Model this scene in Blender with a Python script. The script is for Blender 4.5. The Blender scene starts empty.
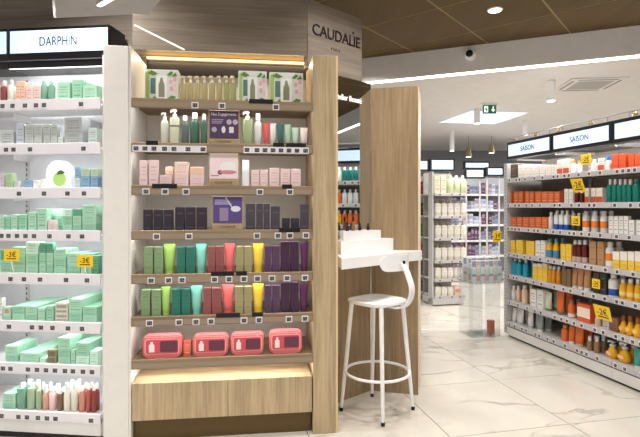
import bpy, bmesh, math, random
from mathutils import Vector, Matrix
random.seed(7)
SC = bpy.context.scene
COL = SC.collection
F = 500.0; CX = 320.0; HY = 206.0; H = 1.40          # focal length (px), centre, horizon row, eye height

# ------------------------------------------------------------------ camera, world, exposure
cam_d = bpy.data.cameras.new('camera'); cam_d.sensor_width = 36.0; cam_d.lens = 36.0 * F / 640.0
cam_d.shift_y = -(218.5 - HY) / 640.0; cam_d.clip_start = 0.05
cam = bpy.data.objects.new('camera', cam_d); COL.objects.link(cam)
cam.location = (0, 0, H); cam.rotation_euler = (math.pi / 2, 0, 0)
SC.camera = cam
W = bpy.data.worlds.new('world'); SC.world = W; W.use_nodes = True
W.node_tree.nodes['Background'].inputs[0].default_value = (1.0, 0.985, 0.96, 1)
W.node_tree.nodes['Background'].inputs[1].default_value = 0.38
SC.view_settings.view_transform = 'Standard'; SC.view_settings.look = 'None'
SC.view_settings.gamma = 1.0; SC.view_settings.use_curve_mapping = False
SC.view_settings.exposure = 0.35

# ------------------------------------------------------------------ materials
def lin(c):
    return tuple((v / 255 / 12.92) if v / 255 <= 0.04045 else ((v / 255 + 0.055) / 1.055) ** 2.4 for v in c)
MATS = {}
def base_mat(name):
    m = bpy.data.materials.new(name); m.use_nodes = True
    return m, m.node_tree, m.node_tree.nodes['Principled BSDF']
def N(nt, t, **kw):
    n = nt.nodes.new(t)
    for k, v in kw.items(): setattr(n, k, v)
    return n
def math_node(nt, op, a, b=None, c=None):
    n = N(nt, 'ShaderNodeMath', operation=op)
    for i, v in enumerate((a, b, c)):
        if v is None: continue
        if isinstance(v, (int, float)): n.inputs[i].default_value = v
        else: nt.links.new(v, n.inputs[i])
    return n.outputs[0]
def mix(nt, fac, a, b):
    n = N(nt, 'ShaderNodeMix', data_type='RGBA')
    for i, v in ((0, fac), (6, a), (7, b)):
        if isinstance(v, (int, float)): n.inputs[i].default_value = v
        elif isinstance(v, tuple): n.inputs[i].default_value = (*v[:3], 1)
        else: nt.links.new(v, n.inputs[i])
    return n.outputs[2]
def plain(c, rough=0.45, metal=0.0, spec=0.5, vary=0.06, trans=0.0, ior=1.45):
    key = ('p', tuple(c), rough, metal, spec, trans)
    if key in MATS: return MATS[key]
    m, nt, b = base_mat('mat_%d_%d_%d' % tuple(c))
    L = lin(c)
    tc = N(nt, 'ShaderNodeTexCoord'); nz = N(nt, 'ShaderNodeTexNoise'); nz.inputs['Scale'].default_value = 9
    nt.links.new(tc.outputs['Object'], nz.inputs['Vector'])
    dark = tuple(v * (1 - vary) for v in L); light = tuple(min(1, v * (1 + vary)) for v in L)
    nt.links.new(mix(nt, nz.outputs['Fac'], dark, light), b.inputs['Base Color'])
    b.inputs['Roughness'].default_value = rough; b.inputs['Metallic'].default_value = metal
    b.inputs['Specular IOR Level'].default_value = spec
    b.inputs['Transmission Weight'].default_value = trans; b.inputs['IOR'].default_value = ior
    MATS[key] = m; return m
def printed(c, ink=(70, 90, 85), rough=0.4, lines=((.70, .76), (.58, .61), (.44, .47), (.20, .27)), half=.32, strength=.75):
    """flat colour with a few printed lines of tiny lettering"""
    key = ('t', tuple(c), tuple(ink), rough, lines, half, strength)
    if key in MATS: return MATS[key]
    m, nt, b = base_mat('print_%d_%d_%d' % tuple(c))
    tc = N(nt, 'ShaderNodeTexCoord'); sp = N(nt, 'ShaderNodeSeparateXYZ'); nt.links.new(tc.outputs['Generated'], sp.inputs[0])
    z = sp.outputs[2]; acc = None
    for lo, hi in lines:
        a = math_node(nt, 'GREATER_THAN', z, lo); q = math_node(nt, 'LESS_THAN', z, hi)
        v = math_node(nt, 'MULTIPLY', a, q); acc = v if acc is None else math_node(nt, 'ADD', acc, v)
    xx = math_node(nt, 'ABSOLUTE', math_node(nt, 'SUBTRACT', sp.outputs[0], .5))
    acc = math_node(nt, 'MULTIPLY', acc, math_node(nt, 'LESS_THAN', xx, half))
    nz = N(nt, 'ShaderNodeTexNoise'); nz.inputs['Scale'].default_value = 22; nt.links.new(tc.outputs['Generated'], nz.inputs['Vector'])
    acc = math_node(nt, 'MULTIPLY', acc, math_node(nt, 'GREATER_THAN', nz.outputs['Fac'], .46))
    acc = math_node(nt, 'MULTIPLY', acc, strength)
    nt.links.new(mix(nt, acc, lin(c), lin(ink)), b.inputs['Base Color'])
    b.inputs['Roughness'].default_value = rough
    MATS[key] = m; return m
def emit(c, s):
    key = ('e', tuple(c), s)
    if key in MATS: return MATS[key]
    m, nt, b = base_mat('glow_%d_%d_%d' % tuple(c))
    b.inputs['Base Color'].default_value = (*lin(c), 1)
    b.inputs['Emission Color'].default_value = (*lin(c), 1); b.inputs['Emission Strength'].default_value = s
    MATS[key] = m; return m
def wood(name, c1, c2, axis='z', rough=0.45, scale=1.0):
    if name in MATS: return MATS[name]
    m, nt, b = base_mat(name)
    tc = N(nt, 'ShaderNodeTexCoord'); mp = N(nt, 'ShaderNodeMapping'); nt.links.new(tc.outputs['Object'], mp.inputs[0])
    s = [46 * scale, 46 * scale, 46 * scale]; s[{'x': 0, 'y': 1, 'z': 2}[axis]] = 2.2 * scale
    mp.inputs['Scale'].default_value = s
    n1 = N(nt, 'ShaderNodeTexNoise'); n1.inputs['Scale'].default_value = 1.0; n1.inputs['Detail'].default_value = 5; n1.inputs['Distortion'].default_value = .4
    nt.links.new(mp.outputs[0], n1.inputs['Vector'])
    mp2 = N(nt, 'ShaderNodeMapping'); nt.links.new(tc.outputs['Object'], mp2.inputs[0]); mp2.inputs['Scale'].default_value = [v * .22 for v in s]
    n2 = N(nt, 'ShaderNodeTexNoise'); n2.inputs['Scale'].default_value = 1.0; n2.inputs['Detail'].default_value = 2
    nt.links.new(mp2.outputs[0], n2.inputs['Vector'])
    f = math_node(nt, 'ADD', math_node(nt, 'MULTIPLY', n1.outputs['Fac'], .6), math_node(nt, 'MULTIPLY', n2.outputs['Fac'], .45))
    r = N(nt, 'ShaderNodeValToRGB'); nt.links.new(f, r.inputs[0])
    r.color_ramp.elements[0].position = .32; r.color_ramp.elements[0].color = (*lin(c1), 1)
    r.color_ramp.elements[1].position = .72; r.color_ramp.elements[1].color = (*lin(c2), 1)
    nt.links.new(r.outputs[0], b.inputs['Base Color']); b.inputs['Roughness'].default_value = rough
    bp = N(nt, 'ShaderNodeBump'); bp.inputs['Strength'].default_value = .08; bp.inputs['Distance'].default_value = .002
    nt.links.new(n1.outputs['Fac'], bp.inputs['Height']); nt.links.new(bp.outputs[0], b.inputs['Normal'])
    MATS[name] = m; return m
def marble():
    m, nt, b = base_mat('marble_tile')
    tc = N(nt, 'ShaderNodeTexCoord'); oi = N(nt, 'ShaderNodeObjectInfo')
    off = N(nt, 'ShaderNodeVectorMath', operation='SCALE'); nt.links.new(oi.outputs['Location'], off.inputs[0]); off.inputs['Scale'].default_value = 0.92
    ad = N(nt, 'ShaderNodeVectorMath', operation='ADD'); nt.links.new(tc.outputs['Object'], ad.inputs[0]); nt.links.new(off.outputs[0], ad.inputs[1])
    mp = N(nt, 'ShaderNodeMapping'); nt.links.new(ad.outputs[0], mp.inputs[0]); mp.inputs['Rotation'].default_value = (0, 0, .5); mp.inputs['Scale'].default_value = (.8, 1.7, 1)
    n1 = N(nt, 'ShaderNodeTexNoise'); n1.inputs['Scale'].default_value = 1.1; n1.inputs['Detail'].default_value = 6; n1.inputs['Distortion'].default_value = .55
    nt.links.new(mp.outputs[0], n1.inputs['Vector'])
    v = math_node(nt, 'ABSOLUTE', math_node(nt, 'SUBTRACT', n1.outputs['Fac'], .5))
    r = N(nt, 'ShaderNodeValToRGB'); nt.links.new(v, r.inputs[0])
    e = r.color_ramp.elements; e[0].position = 0; e[0].color = (1, 1, 1, 1); e[1].position = .03; e[1].color = (0, 0, 0, 1)
    n2 = N(nt, 'ShaderNodeTexNoise'); n2.inputs['Scale'].default_value = 2.3; n2.inputs['Detail'].default_value = 3; nt.links.new(ad.outputs[0], n2.inputs['Vector'])
    r2 = N(nt, 'ShaderNodeValToRGB'); nt.links.new(n2.outputs['Fac'], r2.inputs[0]); r2.color_ramp.elements[0].position = .42; r2.color_ramp.elements[1].position = .58
    fac = math_node(nt, 'MULTIPLY', math_node(nt, 'MULTIPLY', r.outputs[0], r2.outputs[0]), .55)
    base = mix(nt, n2.outputs['Fac'], lin((204, 197, 186)), lin((226, 221, 211)))
    nt.links.new(mix(nt, fac, base, lin((128, 120, 110))), b.inputs['Base Color'])
    b.inputs['Roughness'].default_value = .09; b.inputs['Specular IOR Level'].default_value = .5
    return m
def tag_mat():
    m, nt, b = base_mat('price_tag')
    tc = N(nt, 'ShaderNodeTexCoord'); sp = N(nt, 'ShaderNodeSeparateXYZ'); nt.links.new(tc.outputs['Generated'], sp.inputs[0])
    a = math_node(nt, 'LESS_THAN', math_node(nt, 'ABSOLUTE', math_node(nt, 'SUBTRACT', sp.outputs[0], .5)), .36)
    c = math_node(nt, 'LESS_THAN', math_node(nt, 'ABSOLUTE', math_node(nt, 'SUBTRACT', sp.outputs[2], .48)), .34)
    nz = N(nt, 'ShaderNodeTexNoise'); nz.inputs['Scale'].default_value = 11; nt.links.new(tc.outputs['Generated'], nz.inputs['Vector'])
    f = math_node(nt, 'MULTIPLY', math_node(nt, 'MULTIPLY', a, c), math_node(nt, 'GREATER_THAN', nz.outputs['Fac'], .38))
    nt.links.new(mix(nt, f, lin((232, 230, 232)), lin((48, 44, 52))), b.inputs['Base Color']); b.inputs['Roughness'].default_value = .4
    return m
def perforated(c):
    m, nt, b = base_mat('slotted_metal')
    tc = N(nt, 'ShaderNodeTexCoord'); sp = N(nt, 'ShaderNodeSeparateXYZ'); nt.links.new(tc.outputs['Object'], sp.inputs[0])
    fr = math_node(nt, 'FRACT', math_node(nt, 'MULTIPLY', sp.outputs[2], 28.0))
    a = math_node(nt, 'LESS_THAN', fr, .5)
    x = math_node(nt, 'LESS_THAN', math_node(nt, 'ABSOLUTE', sp.outputs[0]), .0045)
    f = math_node(nt, 'MULTIPLY', a, x)
    nt.links.new(mix(nt, f, lin(c), lin((50, 50, 52))), b.inputs['Base Color']); b.inputs['Roughness'].default_value = .4
    return m
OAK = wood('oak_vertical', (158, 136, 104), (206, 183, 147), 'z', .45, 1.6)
OAKD = wood('oak_shade', (132, 110, 82), (176, 151, 117), 'z', .45, 1.6)  # same oak, with the shade on pillar and mirror wall put into its colour
OAKX = wood('oak_horizontal', (152, 130, 98), (200, 176, 138), 'x', .45, 1.4)
GREYOAK = wood('grey_oak', (118, 107, 96), (160, 148, 135), 'x', .4, 1.3)
SHELFWOOD = wood('shelf_wood', (118, 98, 76), (160, 136, 108), 'x', .42)
BROWN = wood('brown_ceiling', (84, 63, 27), (98, 75, 35), 'y', .75, .5)
SEAM = plain((150, 128, 80), .6)
WHITE = plain((228, 226, 224), .4)
WHITEP = plain((250, 250, 250), .3, 0, .5, .01)
CEIL = plain((238, 234, 232), .7)
GREYW = plain((150, 152, 156), .6)
BLACK = plain((18, 17, 18), .35)
DARK = plain((44, 38, 32), .45)
STEEL = plain((206, 206, 210), .3, .3)
MARB = marble(); TAG = tag_mat(); SLOT = perforated((206, 205, 205))
YELLOW = plain((250, 208, 40), .45)
INK = plain((60, 40, 20), .5)
def acrylic(c=(251, 252, 252)):
    if 'acr' in MATS: return MATS['acr']
    m = bpy.data.materials.new('clear_acrylic'); m.use_nodes = True; nt = m.node_tree
    out = nt.nodes['Material Output']; nt.nodes.remove(nt.nodes['Principled BSDF'])
    t = N(nt, 'ShaderNodeBsdfTransparent'); t.inputs[0].default_value = (*lin(c), 1)
    g = N(nt, 'ShaderNodeBsdfGlossy'); g.inputs['Roughness'].default_value = .05
    lw = N(nt, 'ShaderNodeLayerWeight'); lw.inputs[0].default_value = .25
    mx = N(nt, 'ShaderNodeMixShader'); f = math_node(nt, 'ADD', math_node(nt, 'MULTIPLY', lw.outputs['Fresnel'], .35), .015)
    nt.links.new(f, mx.inputs[0]); nt.links.new(t.outputs[0], mx.inputs[1]); nt.links.new(g.outputs[0], mx.inputs[2]); nt.links.new(mx.outputs[0], out.inputs[0])
    MATS['acr'] = m; return m

# ------------------------------------------------------------------ mesh building
class MB:
    def __init__(s): s.v = []; s.f = []; s.m = []
    def add(s, vs, fs, mi=0):
        o = len(s.v); s.v += [tuple(v) for v in vs]; s.f += [tuple(i + o for i in f) for f in fs]; s.m += [mi] * len(fs); return s
    def box(s, x0, x1, y0, y1, z0, z1, mi=0):
        v = [(x, y, z) for z in (z0, z1) for y in (y0, y1) for x in (x0, x1)]
        return s.add(v, [(0, 2, 3, 1), (4, 5, 7, 6), (0, 1, 5, 4), (2, 6, 7, 3), (0, 4, 6, 2), (1, 3, 7, 5)], mi)
    def bbox(s, x0, x1, y0, y1, z0, z1, b=.0015, mi=0):
        b = min(b, (x1 - x0) / 3, (y1 - y0) / 3, (z1 - z0) / 3); rings = []
        for z, i in ((z0, b), (z0 + b, 0), (z1 - b, 0), (z1, b)):
            c = b if i == 0 else b * 2
            rings.append([(x0 + i + (c - i), y0 + i, z), (x1 - i - (c - i), y0 + i, z), (x1 - i, y0 + i + (c - i), z), (x1 - i, y1 - i - (c - i), z),
                          (x1 - i - (c - i), y1 - i, z), (x0 + i + (c - i), y1 - i, z), (x0 + i, y1 - i - (c - i), z), (x0 + i, y0 + i + (c - i), z)])
        return s.rings(rings, mi)
    def rings(s, rings, mi=0, cap=True):
        n = len(rings[0]); vs = [p for r in rings for p in r]; fs = []
        for k in range(len(rings) - 1):
            for i in range(n):
                j = (i + 1) % n; fs.append((k * n + i, k * n + j, (k + 1) * n + j, (k + 1) * n + i))
        if cap: fs.append(tuple(range(n - 1, -1, -1))); fs.append(tuple(range((len(rings) - 1) * n, len(rings) * n)))
        return s.add(vs, fs, mi)
    def loft(s, prof, n=16, p=2.0, c=(0, 0), mi=0):
        """prof: (z, rx, ry[, power])"""
        R = []
        for q in prof:
            z, rx, ry = q[:3]; e = 2.0 / (q[3] if len(q) > 3 else p); ring = []
            for i in range(n):
                a = 2 * math.pi * (i + .5) / n; ca, sa = math.cos(a), math.sin(a)
                ring.append((c[0] + rx * math.copysign(abs(ca) ** e, ca), c[1] + ry * math.copysign(abs(sa) ** e, sa), z))
            R.append(ring)
        return s.rings(R, mi)
    def prism(s, poly, z0, z1, mi=0):
        n = len(poly); a = sum(poly[i][0] * poly[(i + 1) % n][1] - poly[(i + 1) % n][0] * poly[i][1] for i in range(n))
        if a < 0: poly = poly[::-1]
        return s.rings([[(x, y, z0) for x, y in poly], [(x, y, z1) for x, y in poly]], mi)
    def wallpoly(s, poly, y0, y1, mi=0):
        """polygon in (x,z), extruded along y"""
        n = len(poly); a = sum(poly[i][0] * poly[(i + 1) % n][1] - poly[(i + 1) % n][0] * poly[i][1] for i in range(n))
        if a < 0: poly = poly[::-1]
        return s.rings([[(x, y1, z) for x, z in poly], [(x, y0, z) for x, z in poly]], mi)
    def tube(s, pts, r, n=10, mi=0):
        pts = [Vector(p) for p in pts]; R = []; up = None
        for i, p in enumerate(pts):
            t = (pts[min(i + 1, len(pts) - 1)] - pts[max(i - 1, 0)]).normalized()
            if up is None: up = t.orthogonal().normalized()
            up = (up - t * up.dot(t)).normalized(); b = t.cross(up)
            rr = r[i] if isinstance(r, (list, tuple)) else r
            R.append([tuple(p + up * (math.cos(2 * math.pi * k / n) * rr) + b * (math.sin(2 * math.pi * k / n) * rr)) for k in range(n)])
        return s.rings(R, mi)
    def mesh(s, name, mats, smooth=None):
        me = bpy.data.meshes.new(name); me.from_pydata(s.v, [], s.f)
        for m in (mats if isinstance(mats, (list, tuple)) else [mats]): me.materials.append(m)
        me.polygons.foreach_set('material_index', s.m)
        if smooth:
            me.polygons.foreach_set('use_smooth', [True] * len(me.polygons)); me.set_sharp_from_angle(angle=math.radians(smooth))
        me.update(); return me
def link(name, data, parent=None, loc=(0, 0, 0), rz=0.0, rot=None):
    o = bpy.data.objects.new(name, data); COL.objects.link(o)
    o.location = loc; o.rotation_euler = rot if rot else (0, 0, rz)
    if parent: o.parent = parent
    return o
def build(name, mb, mats, parent=None, loc=(0, 0, 0), rz=0.0, smooth=None, rot=None):
    return link(name, mb.mesh(name, mats, smooth), parent, loc, rz, rot)
def tag(o, label, cat=None, group=None, kind=None):
    o['label'] = label
    if cat: o['category'] = cat
    if group: o['group'] = group
    if kind: o['kind'] = kind
    return o
def text_mesh(body, size, depth=.002, align='LEFT', spacing=1.0):
    cu = bpy.data.curves.new('lettering', 'FONT'); cu.body = body; cu.size = size; cu.extrude = depth / 2; cu.align_x = align
    cu.space_character = spacing; cu.resolution_u = 4
    o = bpy.data.objects.new('tmp', cu); COL.objects.link(o)
    dg = bpy.context.evaluated_depsgraph_get(); dg.update()
    me = bpy.data.meshes.new_from_object(o.evaluated_get(dg)); bpy.data.objects.remove(o); bpy.data.curves.remove(cu)
    me.transform(Matrix.Rotation(math.pi / 2, 4, 'X')); return me       # text now stands in xz, facing -y
def lettering(body, size, mat, parent, loc, rz=0, depth=.002, align='LEFT', sx=1.0, spacing=1.0, width=None):
    me = text_mesh(body, size, depth, align, spacing)
    if width:
        xs = [v.co.x for v in me.vertices]; sx = width / (max(xs) - min(xs))
    me.transform(Matrix.Diagonal((sx, 1, 1, 1))); me.materials.clear(); me.materials.append(mat)
    return link('lettering', me, parent, loc, rz)

class Frame:
    """local frame: s to the right, t away from the shopper, z up"""
    def __init__(s, x, y, deg): s.x, s.y, s.a = x, y, math.radians(deg); s.u = (math.cos(s.a), math.sin(s.a)); s.b = (-math.sin(s.a), math.cos(s.a))
    def w(s, a, t, z=0.0): return (s.x + a * s.u[0] + t * s.b[0], s.y + a * s.u[1] + t * s.b[1], z)
    def s_at(s, px, t):
        r = (px - CX) / F
        return (r * (s.y + t * s.b[1]) - s.x - t * s.b[0]) / (s.u[0] - r * s.u[1])
    def z_at(s, px, py, t):
        a = s.s_at(px, t); return H + (HY - py) / F * s.w(a, t)[1]
    def root(s, name): return link(name, None, None, (s.x, s.y, 0), s.a)
FC = Frame(-1.106, 2.927, 7.34)       # wood framed display
FD = Frame(-1.2825, 2.955, -6.6)      # white wall unit
FM = Frame(0.128, 3.55, 42.6)         # angled mirror wall
FG = Frame(2.003, 5.385, -77.1)       # long aisle shelf
FE = Frame(1.582, 7.0, 12.73)         # far end shelf
FA = Frame(1.611, 5.283, 12.73)       # clear stand
GA = math.radians(12.73)              # floor grid

# ------------------------------------------------------------------ setting: floor
floor = link('floor', None); tag(floor, 'polished cream marble tile floor with grey veins', 'floor', kind='structure')
T = .833; gx, gy = 1.437, 2.778
mb = MB().box(-6 * T, 12 * T, -6 * T, 13 * T, -.05, -.0015)
og = (gx * math.cos(GA) - gy * math.sin(GA), gx * math.sin(GA) + gy * math.cos(GA))
grout = build('grout', mb, plain((96, 90, 82), .8), floor, (og[0], og[1], 0), GA)
tile_me = MB().bbox(-T / 2 + .0024, T / 2 - .0024, -T / 2 + .0024, T / 2 - .0024, -.012, 0, .0008).mesh('tile', MARB)
for i in range(-6, 12):
    for j in range(-6, 13):
        x, y = (i + .5) * T, (j + .5) * T
        wx = og[0] + x * math.cos(GA) - y * math.sin(GA); wy = og[1] + x * math.sin(GA) + y * math.cos(GA)
        if wy > 12.2 or wy < -3.2 or wx < -4.2 or wx > 7.6: continue
        link('tile', tile_me, floor, (wx, wy, 0), GA)

# ------------------------------------------------------------------ setting: ceilings
ZB, ZW = 3.03, 2.75
E0, E1 = Vector((.506, 5.5)), Vector((2.88, 4.5)); ED = (E1 - E0).normalized(); EN = Vector((ED.y, -ED.x))   # EN points to the camera side
if EN.y > 0: EN = -EN
def clip(poly, p, n):
    out = []
    for i in range(len(poly)):
        a, b = Vector(poly[i]), Vector(poly[(i + 1) % len(poly)]); da, db = (a - p).dot(n), (b - p).dot(n)
        if da >= 0: out.append(tuple(a))
        if (da >= 0) != (db >= 0): out.append(tuple(a + (b - a) * (da / (da - db))))
    return out
ceil = link('ceiling', None); tag(ceil, 'dark brown panelled ceiling over the near part of the shop', 'ceiling', kind='structure')
P0, P1 = E0 - ED * 4.5, E0 + ED * 8.0
mb = MB().prism([tuple(P0), tuple(P1), (P1.x, -3.0), (P0.x, -3.0)], ZB - .0018, ZB + .05)
build('backing', mb, SEAM, ceil)
CA = math.radians(90 - 38.3 - 90 + 2.0) ; TS = .7145
ua = Vector((.62, .785)).normalized(); ub = Vector((-ua.y, ua.x)); c0 = Vector((1.676, 5.0)); c1 = Vector((1.171, 4.88))
# corner where the two measured seams meet
o_b = (c1 - c0).dot(ua); corner = c0 + ua * o_b
gap = .008
for i in range(-12, 12):
    for j in range(-9, 12):
        q = [corner + ua * ((i + a) * TS + (gap if a == 0 else -gap)) + ub * ((j + b) * TS + (gap if b == 0 else -gap)) for a, b in ((0, 0), (1, 0), (1, 1), (0, 1))]
        q = [tuple(v) for v in q]
        for p, n in ((E0 + EN * .004, EN), (Vector((0, -3.0)), Vector((0, 1))), (Vector((P0.x, 0)), Vector((1, 0))), (Vector((P1.x, 0)), Vector((-1, 0)))):
            if q: q = clip(q, p, n)
        if len(q) < 3: continue
        m = Vector((sum(v[0] for v in q) / len(q), sum(v[1] for v in q) / len(q)))
        build('ceiling_panel', MB().prism([(v[0] - m.x, v[1] - m.y) for v in q], ZB - .004, ZB - .002), BROWN, ceil, (m.x, m.y, 0))
step = MB(); sf = [E0 - ED * 4.5, E0 + ED * 8]
step.prism([tuple(sf[0]), tuple(sf[1]), tuple(sf[1] - EN * .06), tuple(sf[0] - EN * .06)], ZW + .012, ZB + .05)
tag(build('trim_1', step, CEIL), 'white vertical ceiling step between the brown and white ceilings', 'ceiling trim', kind='structure')
led = MB(); led.prism([tuple(sf[0] - EN * .002), tuple(sf[1] - EN * .002), tuple(sf[1] - EN * .03), tuple(sf[0] - EN * .03)], ZW - .006, ZW + .010)
tag(build('led_cove_strip', led, emit((255, 252, 246), 5.0)), 'long white LED strip running along the lower edge of the ceiling step', 'light strip')
wc = MB(); Q0, Q1 = sf[0] - EN * .032, sf[1] - EN * .032
wc.prism([tuple(Q0), tuple(Q1), (9.5, 12.3), (-3.5, 12.3)], ZW, ZW + .06)
tag(build('ceiling_far', wc, CEIL), 'smooth white ceiling over the far aisles', 'ceiling', kind='structure')
wl = MB().box(-5.0, -.75, 3.62, 6.4, 2.985, 3.02)
tag(build('ceiling_left', wl, CEIL), 'pale grey ceiling patch seen above the wood wall at upper left', 'ceiling', kind='structure')
# walls far away
tag(build('wall_back', MB().box(-3.5, 9.5, 12.2, 12.3, 0, ZW), plain((158, 162, 168), .6)), 'blue grey back wall behind the far shelves', 'wall', kind='structure')
tag(build('wall_right', MB().box(7.6, 7.7, -1.0, 12.2, 0, ZW), GREYW), 'grey wall to the right beyond the aisle shelves', 'wall', kind='structure')

# ------------------------------------------------------------------ setting: wood walls behind the units
# wall over the wood framed display
r = FC.root('wall_center'); tag(r, 'grey brown wood wall above the wood framed display', 'wall', kind='structure')
build('panel', MB().wallpoly([(-.062, 2.41), (1.072, 2.41), (1.072, 2.79), (.152, 2.79), (.034, 2.634), (-.062, 2.64)], .30, .34), GREYOAK, r)
build('backing', MB().box(-.062, 1.10, .445, .47, 0, 2.41), plain((170, 160, 148), .6), r)
build('soffit', MB().box(-.062, 1.06, .341, .444, 2.411, 2.43), OAKX, r)
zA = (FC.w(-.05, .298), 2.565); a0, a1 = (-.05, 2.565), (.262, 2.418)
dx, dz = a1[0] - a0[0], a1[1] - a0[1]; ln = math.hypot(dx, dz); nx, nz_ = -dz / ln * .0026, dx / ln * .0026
build('reflection_line', MB().wallpoly([(a0[0] + nx, a0[1] + nz_), (a1[0] + nx, a1[1] + nz_), (a1[0] - nx, a1[1] - nz_), (a0[0] - nx, a0[1] - nz_)], .2965, .2995), emit((255, 246, 228), 2.2), r)  # glowing strip stands in for a ceiling light reflected in the wood
# wall behind the white unit
r = FD.root('wall_left'); tag(r, 'wood wall rising behind the white wall unit', 'wall', kind='structure')
sL = FD.s_at(52, .47); zt = FD.z_at(100, 16, .47)
build('panel', MB().wallpoly([(-2.2, 0), (.03, 0), (.03, zt), (sL + .01, zt), (sL - .01, 2.975), (-2.2, 2.975)], .47, .50), GREYOAK, r)
# mirror wall and its lettering
r = FM.root('wall_mirror'); tag(r, 'angled wood wall carrying the tall mirror', 'wall', kind='structure')
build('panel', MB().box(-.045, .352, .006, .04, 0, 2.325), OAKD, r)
build('fascia', MB().box(-.285, .249, .0, .04, 2.327, 2.79), GREYOAK, r)
blk = plain((38, 28, 30), .4)
rl0 = FM.s_at(312, -.002); rl1 = FM.s_at(359.5, -.002)
zl = FM.z_at(359, 50, 0)
cs = text_mesh('CAUDALIE', .1)
lettering('CAUDALIE', .108, blk, r, (rl0, -.003, zl + .012), depth=.006, width=rl1 - rl0, spacing=.95)
lettering('PARIS', .020, blk, r, (FM.s_at(331, 0), -.002, FM.z_at(331, 48, 0) - .012), depth=.004, spacing=1.9)
build('accent_mark', MB().box(rl1 - .0735, rl1 - .0625, -.006, 0, zl + .102, zl + .116), blk, r)
mir = bpy.data.materials.new('mirror_glass'); mir.use_nodes = True
b = mir.node_tree.nodes['Principled BSDF']; b.inputs['Metallic'].default_value = 1; b.inputs['Roughness'].default_value = .015; b.inputs['Base Color'].default_value = (.72, .76, .78, 1)
mr = FM.root('mirror'); tag(mr, 'tall narrow wall mirror with white lettering above the white counter', 'mirror')
build('glass', MB().box(-.04, .349, .0005, .005, 1.085, 2.325), mir, mr)
lettering('Atelier Beauté', .058, emit((255, 255, 255), .35), mr, (.2495, -.0015, FM.z_at(361, 103, 0) - .004), depth=.002, align='RIGHT', width=.285)
# end pillar beside the mirror
pil = [(.388, 3.792), (.7255, 3.703), (.80, 4.00), (.47, 4.09)]
cxp, cyp = .59, 3.9
r = link('trim_2', None, None, (cxp, cyp, 0)); tag(r, 'tall oak end pillar beside the mirror', 'pillar', kind='structure')
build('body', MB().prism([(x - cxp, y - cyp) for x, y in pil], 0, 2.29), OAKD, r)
build('edge_band', MB().prism([(.7262 - cxp, 3.7029 - cyp), (.7302 - cxp, 3.7020 - cyp), (.80 - cxp + .005, 4.0 - cyp), (.80 - cxp + .0008, 4.0 - cyp)], 0, 2.29), plain((236, 220, 190), .5), r)

# ------------------------------------------------------------------ lamps
def area(name, loc, size, power, rot=(0, 0, 0), color=(1, .96, .9), size_y=None, spread=math.pi, parent=None):
    l = bpy.data.lights.new(name, 'AREA'); l.energy = power; l.color = color; l.size = size; l.spread = spread
    if size_y: l.shape = 'RECTANGLE'; l.size_y = size_y
    else: l.shape = 'DISK'
    o = bpy.data.objects.new(name, l); COL.objects.link(o); o.location = loc; o.rotation_euler = rot
    if parent: o.parent = parent
    return o
dl_ring = MB().loft([(-.006, .060, .060), (.0, .063, .063), (.003, .063, .063)], 24).mesh('ring', WHITEP, 40)
dl_lens = MB().loft([(-.009, .046, .046), (-.0062, .050, .050)], 24).mesh('lens', emit((255, 250, 238), 9.0), 40)
spots = [(1.448, 4.137)]
for a, bq in ((-1, 0), (-2, 0), (-3, 0), (-4, 0), (0, 1), (-1, 1), (-2, 1), (-3, 1), (-1, -1), (-2, -1), (-3, -1), (0, -1), (-2, 2), (-3, 2)):
    p = Vector((1.448, 4.137)) + ua * (a * TS * 2) + ub * (bq * TS * 2)
    if (p - E0).dot(EN) > .25 and p.y > -2.8 and p.x > -3.6 and not (p.x < -.4 and p.y > 3.0): spots.append(tuple(p))
for k, (x, y) in enumerate(spots):
    r = link('ceiling_downlight', None, None, (x, y, ZB - .0075))
    tag(r, 'round white downlight glowing in the brown ceiling' if k == 0 else 'round recessed downlight of the brown ceiling outside the photograph', 'downlight', None if k == 0 else 'downlights outside the view')
    link('ring', dl_ring, r); link('lens', dl_lens, r)
    area('downlight_light', (0, 0, -.02), .10, 11, color=(1, .965, .915), parent=r, spread=math.radians(140))

# ------------------------------------------------------------------ product shapes (cached meshes)
CACHE = {}
def cached(key, fn):
    if key not in CACHE: CACHE[key] = fn()
    return CACHE[key]
def q(v): return round(v, 3)
def carton_mesh(w, d, h, m): return cached(('c', q(w), q(d), q(h), m.name), lambda: MB().bbox(-w / 2, w / 2, -d / 2, d / 2, 0, h, .0016).mesh('carton', m))
def plate_mesh(w, d, h, m): return cached(('pl', q(w), round(d, 4), q(h), m.name), lambda: MB().box(-w / 2, w / 2, -d / 2, d / 2, 0, h).mesh('plate', m))
def bottle_mesh(w, d, h, m, style):
    a, c = w / 2, d / 2
    P = {'round': [(0, .90, .90), (.02, 1, 1), (.80, 1, 1), (.90, .82, .82), (.97, .42, .42), (1, .40, .40)],
         'square': [(0, .93, .93, 5), (.02, 1, 1, 5), (.90, 1, 1, 5), (.95, .92, .92, 4), (.98, .50, .50), (1, .45, .45)],
         'slim': [(0, .92, .92), (.02, 1, 1), (.62, 1, 1), (.85, .80, .80), (.96, .46, .46), (1, .44, .44)],
         'plump': [(0, .62, .62), (.03, .80, .80), (.18, 1, 1), (.38, 1.0, 1.0), (.62, .78, .78), (.85, .50, .50), (.95, .40, .40), (1, .38, .38)]}[style]
    return cached(('b', q(w), q(d), q(h), m.name, style), lambda: MB().loft([(z * h, rx * a, ry * c, *(e or [2])) for z, rx, ry, *e in P], 18).mesh('bottle', m, 45))
def shell_mesh(w, d, z0, z1, m, p=2.0): return cached(('s', q(w), q(d), q(z0), q(z1), m.name, p), lambda: MB().loft([(z0, w / 2, d / 2, p), (z1, w / 2, d / 2, p)], 18).mesh('label', m, 45))
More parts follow.
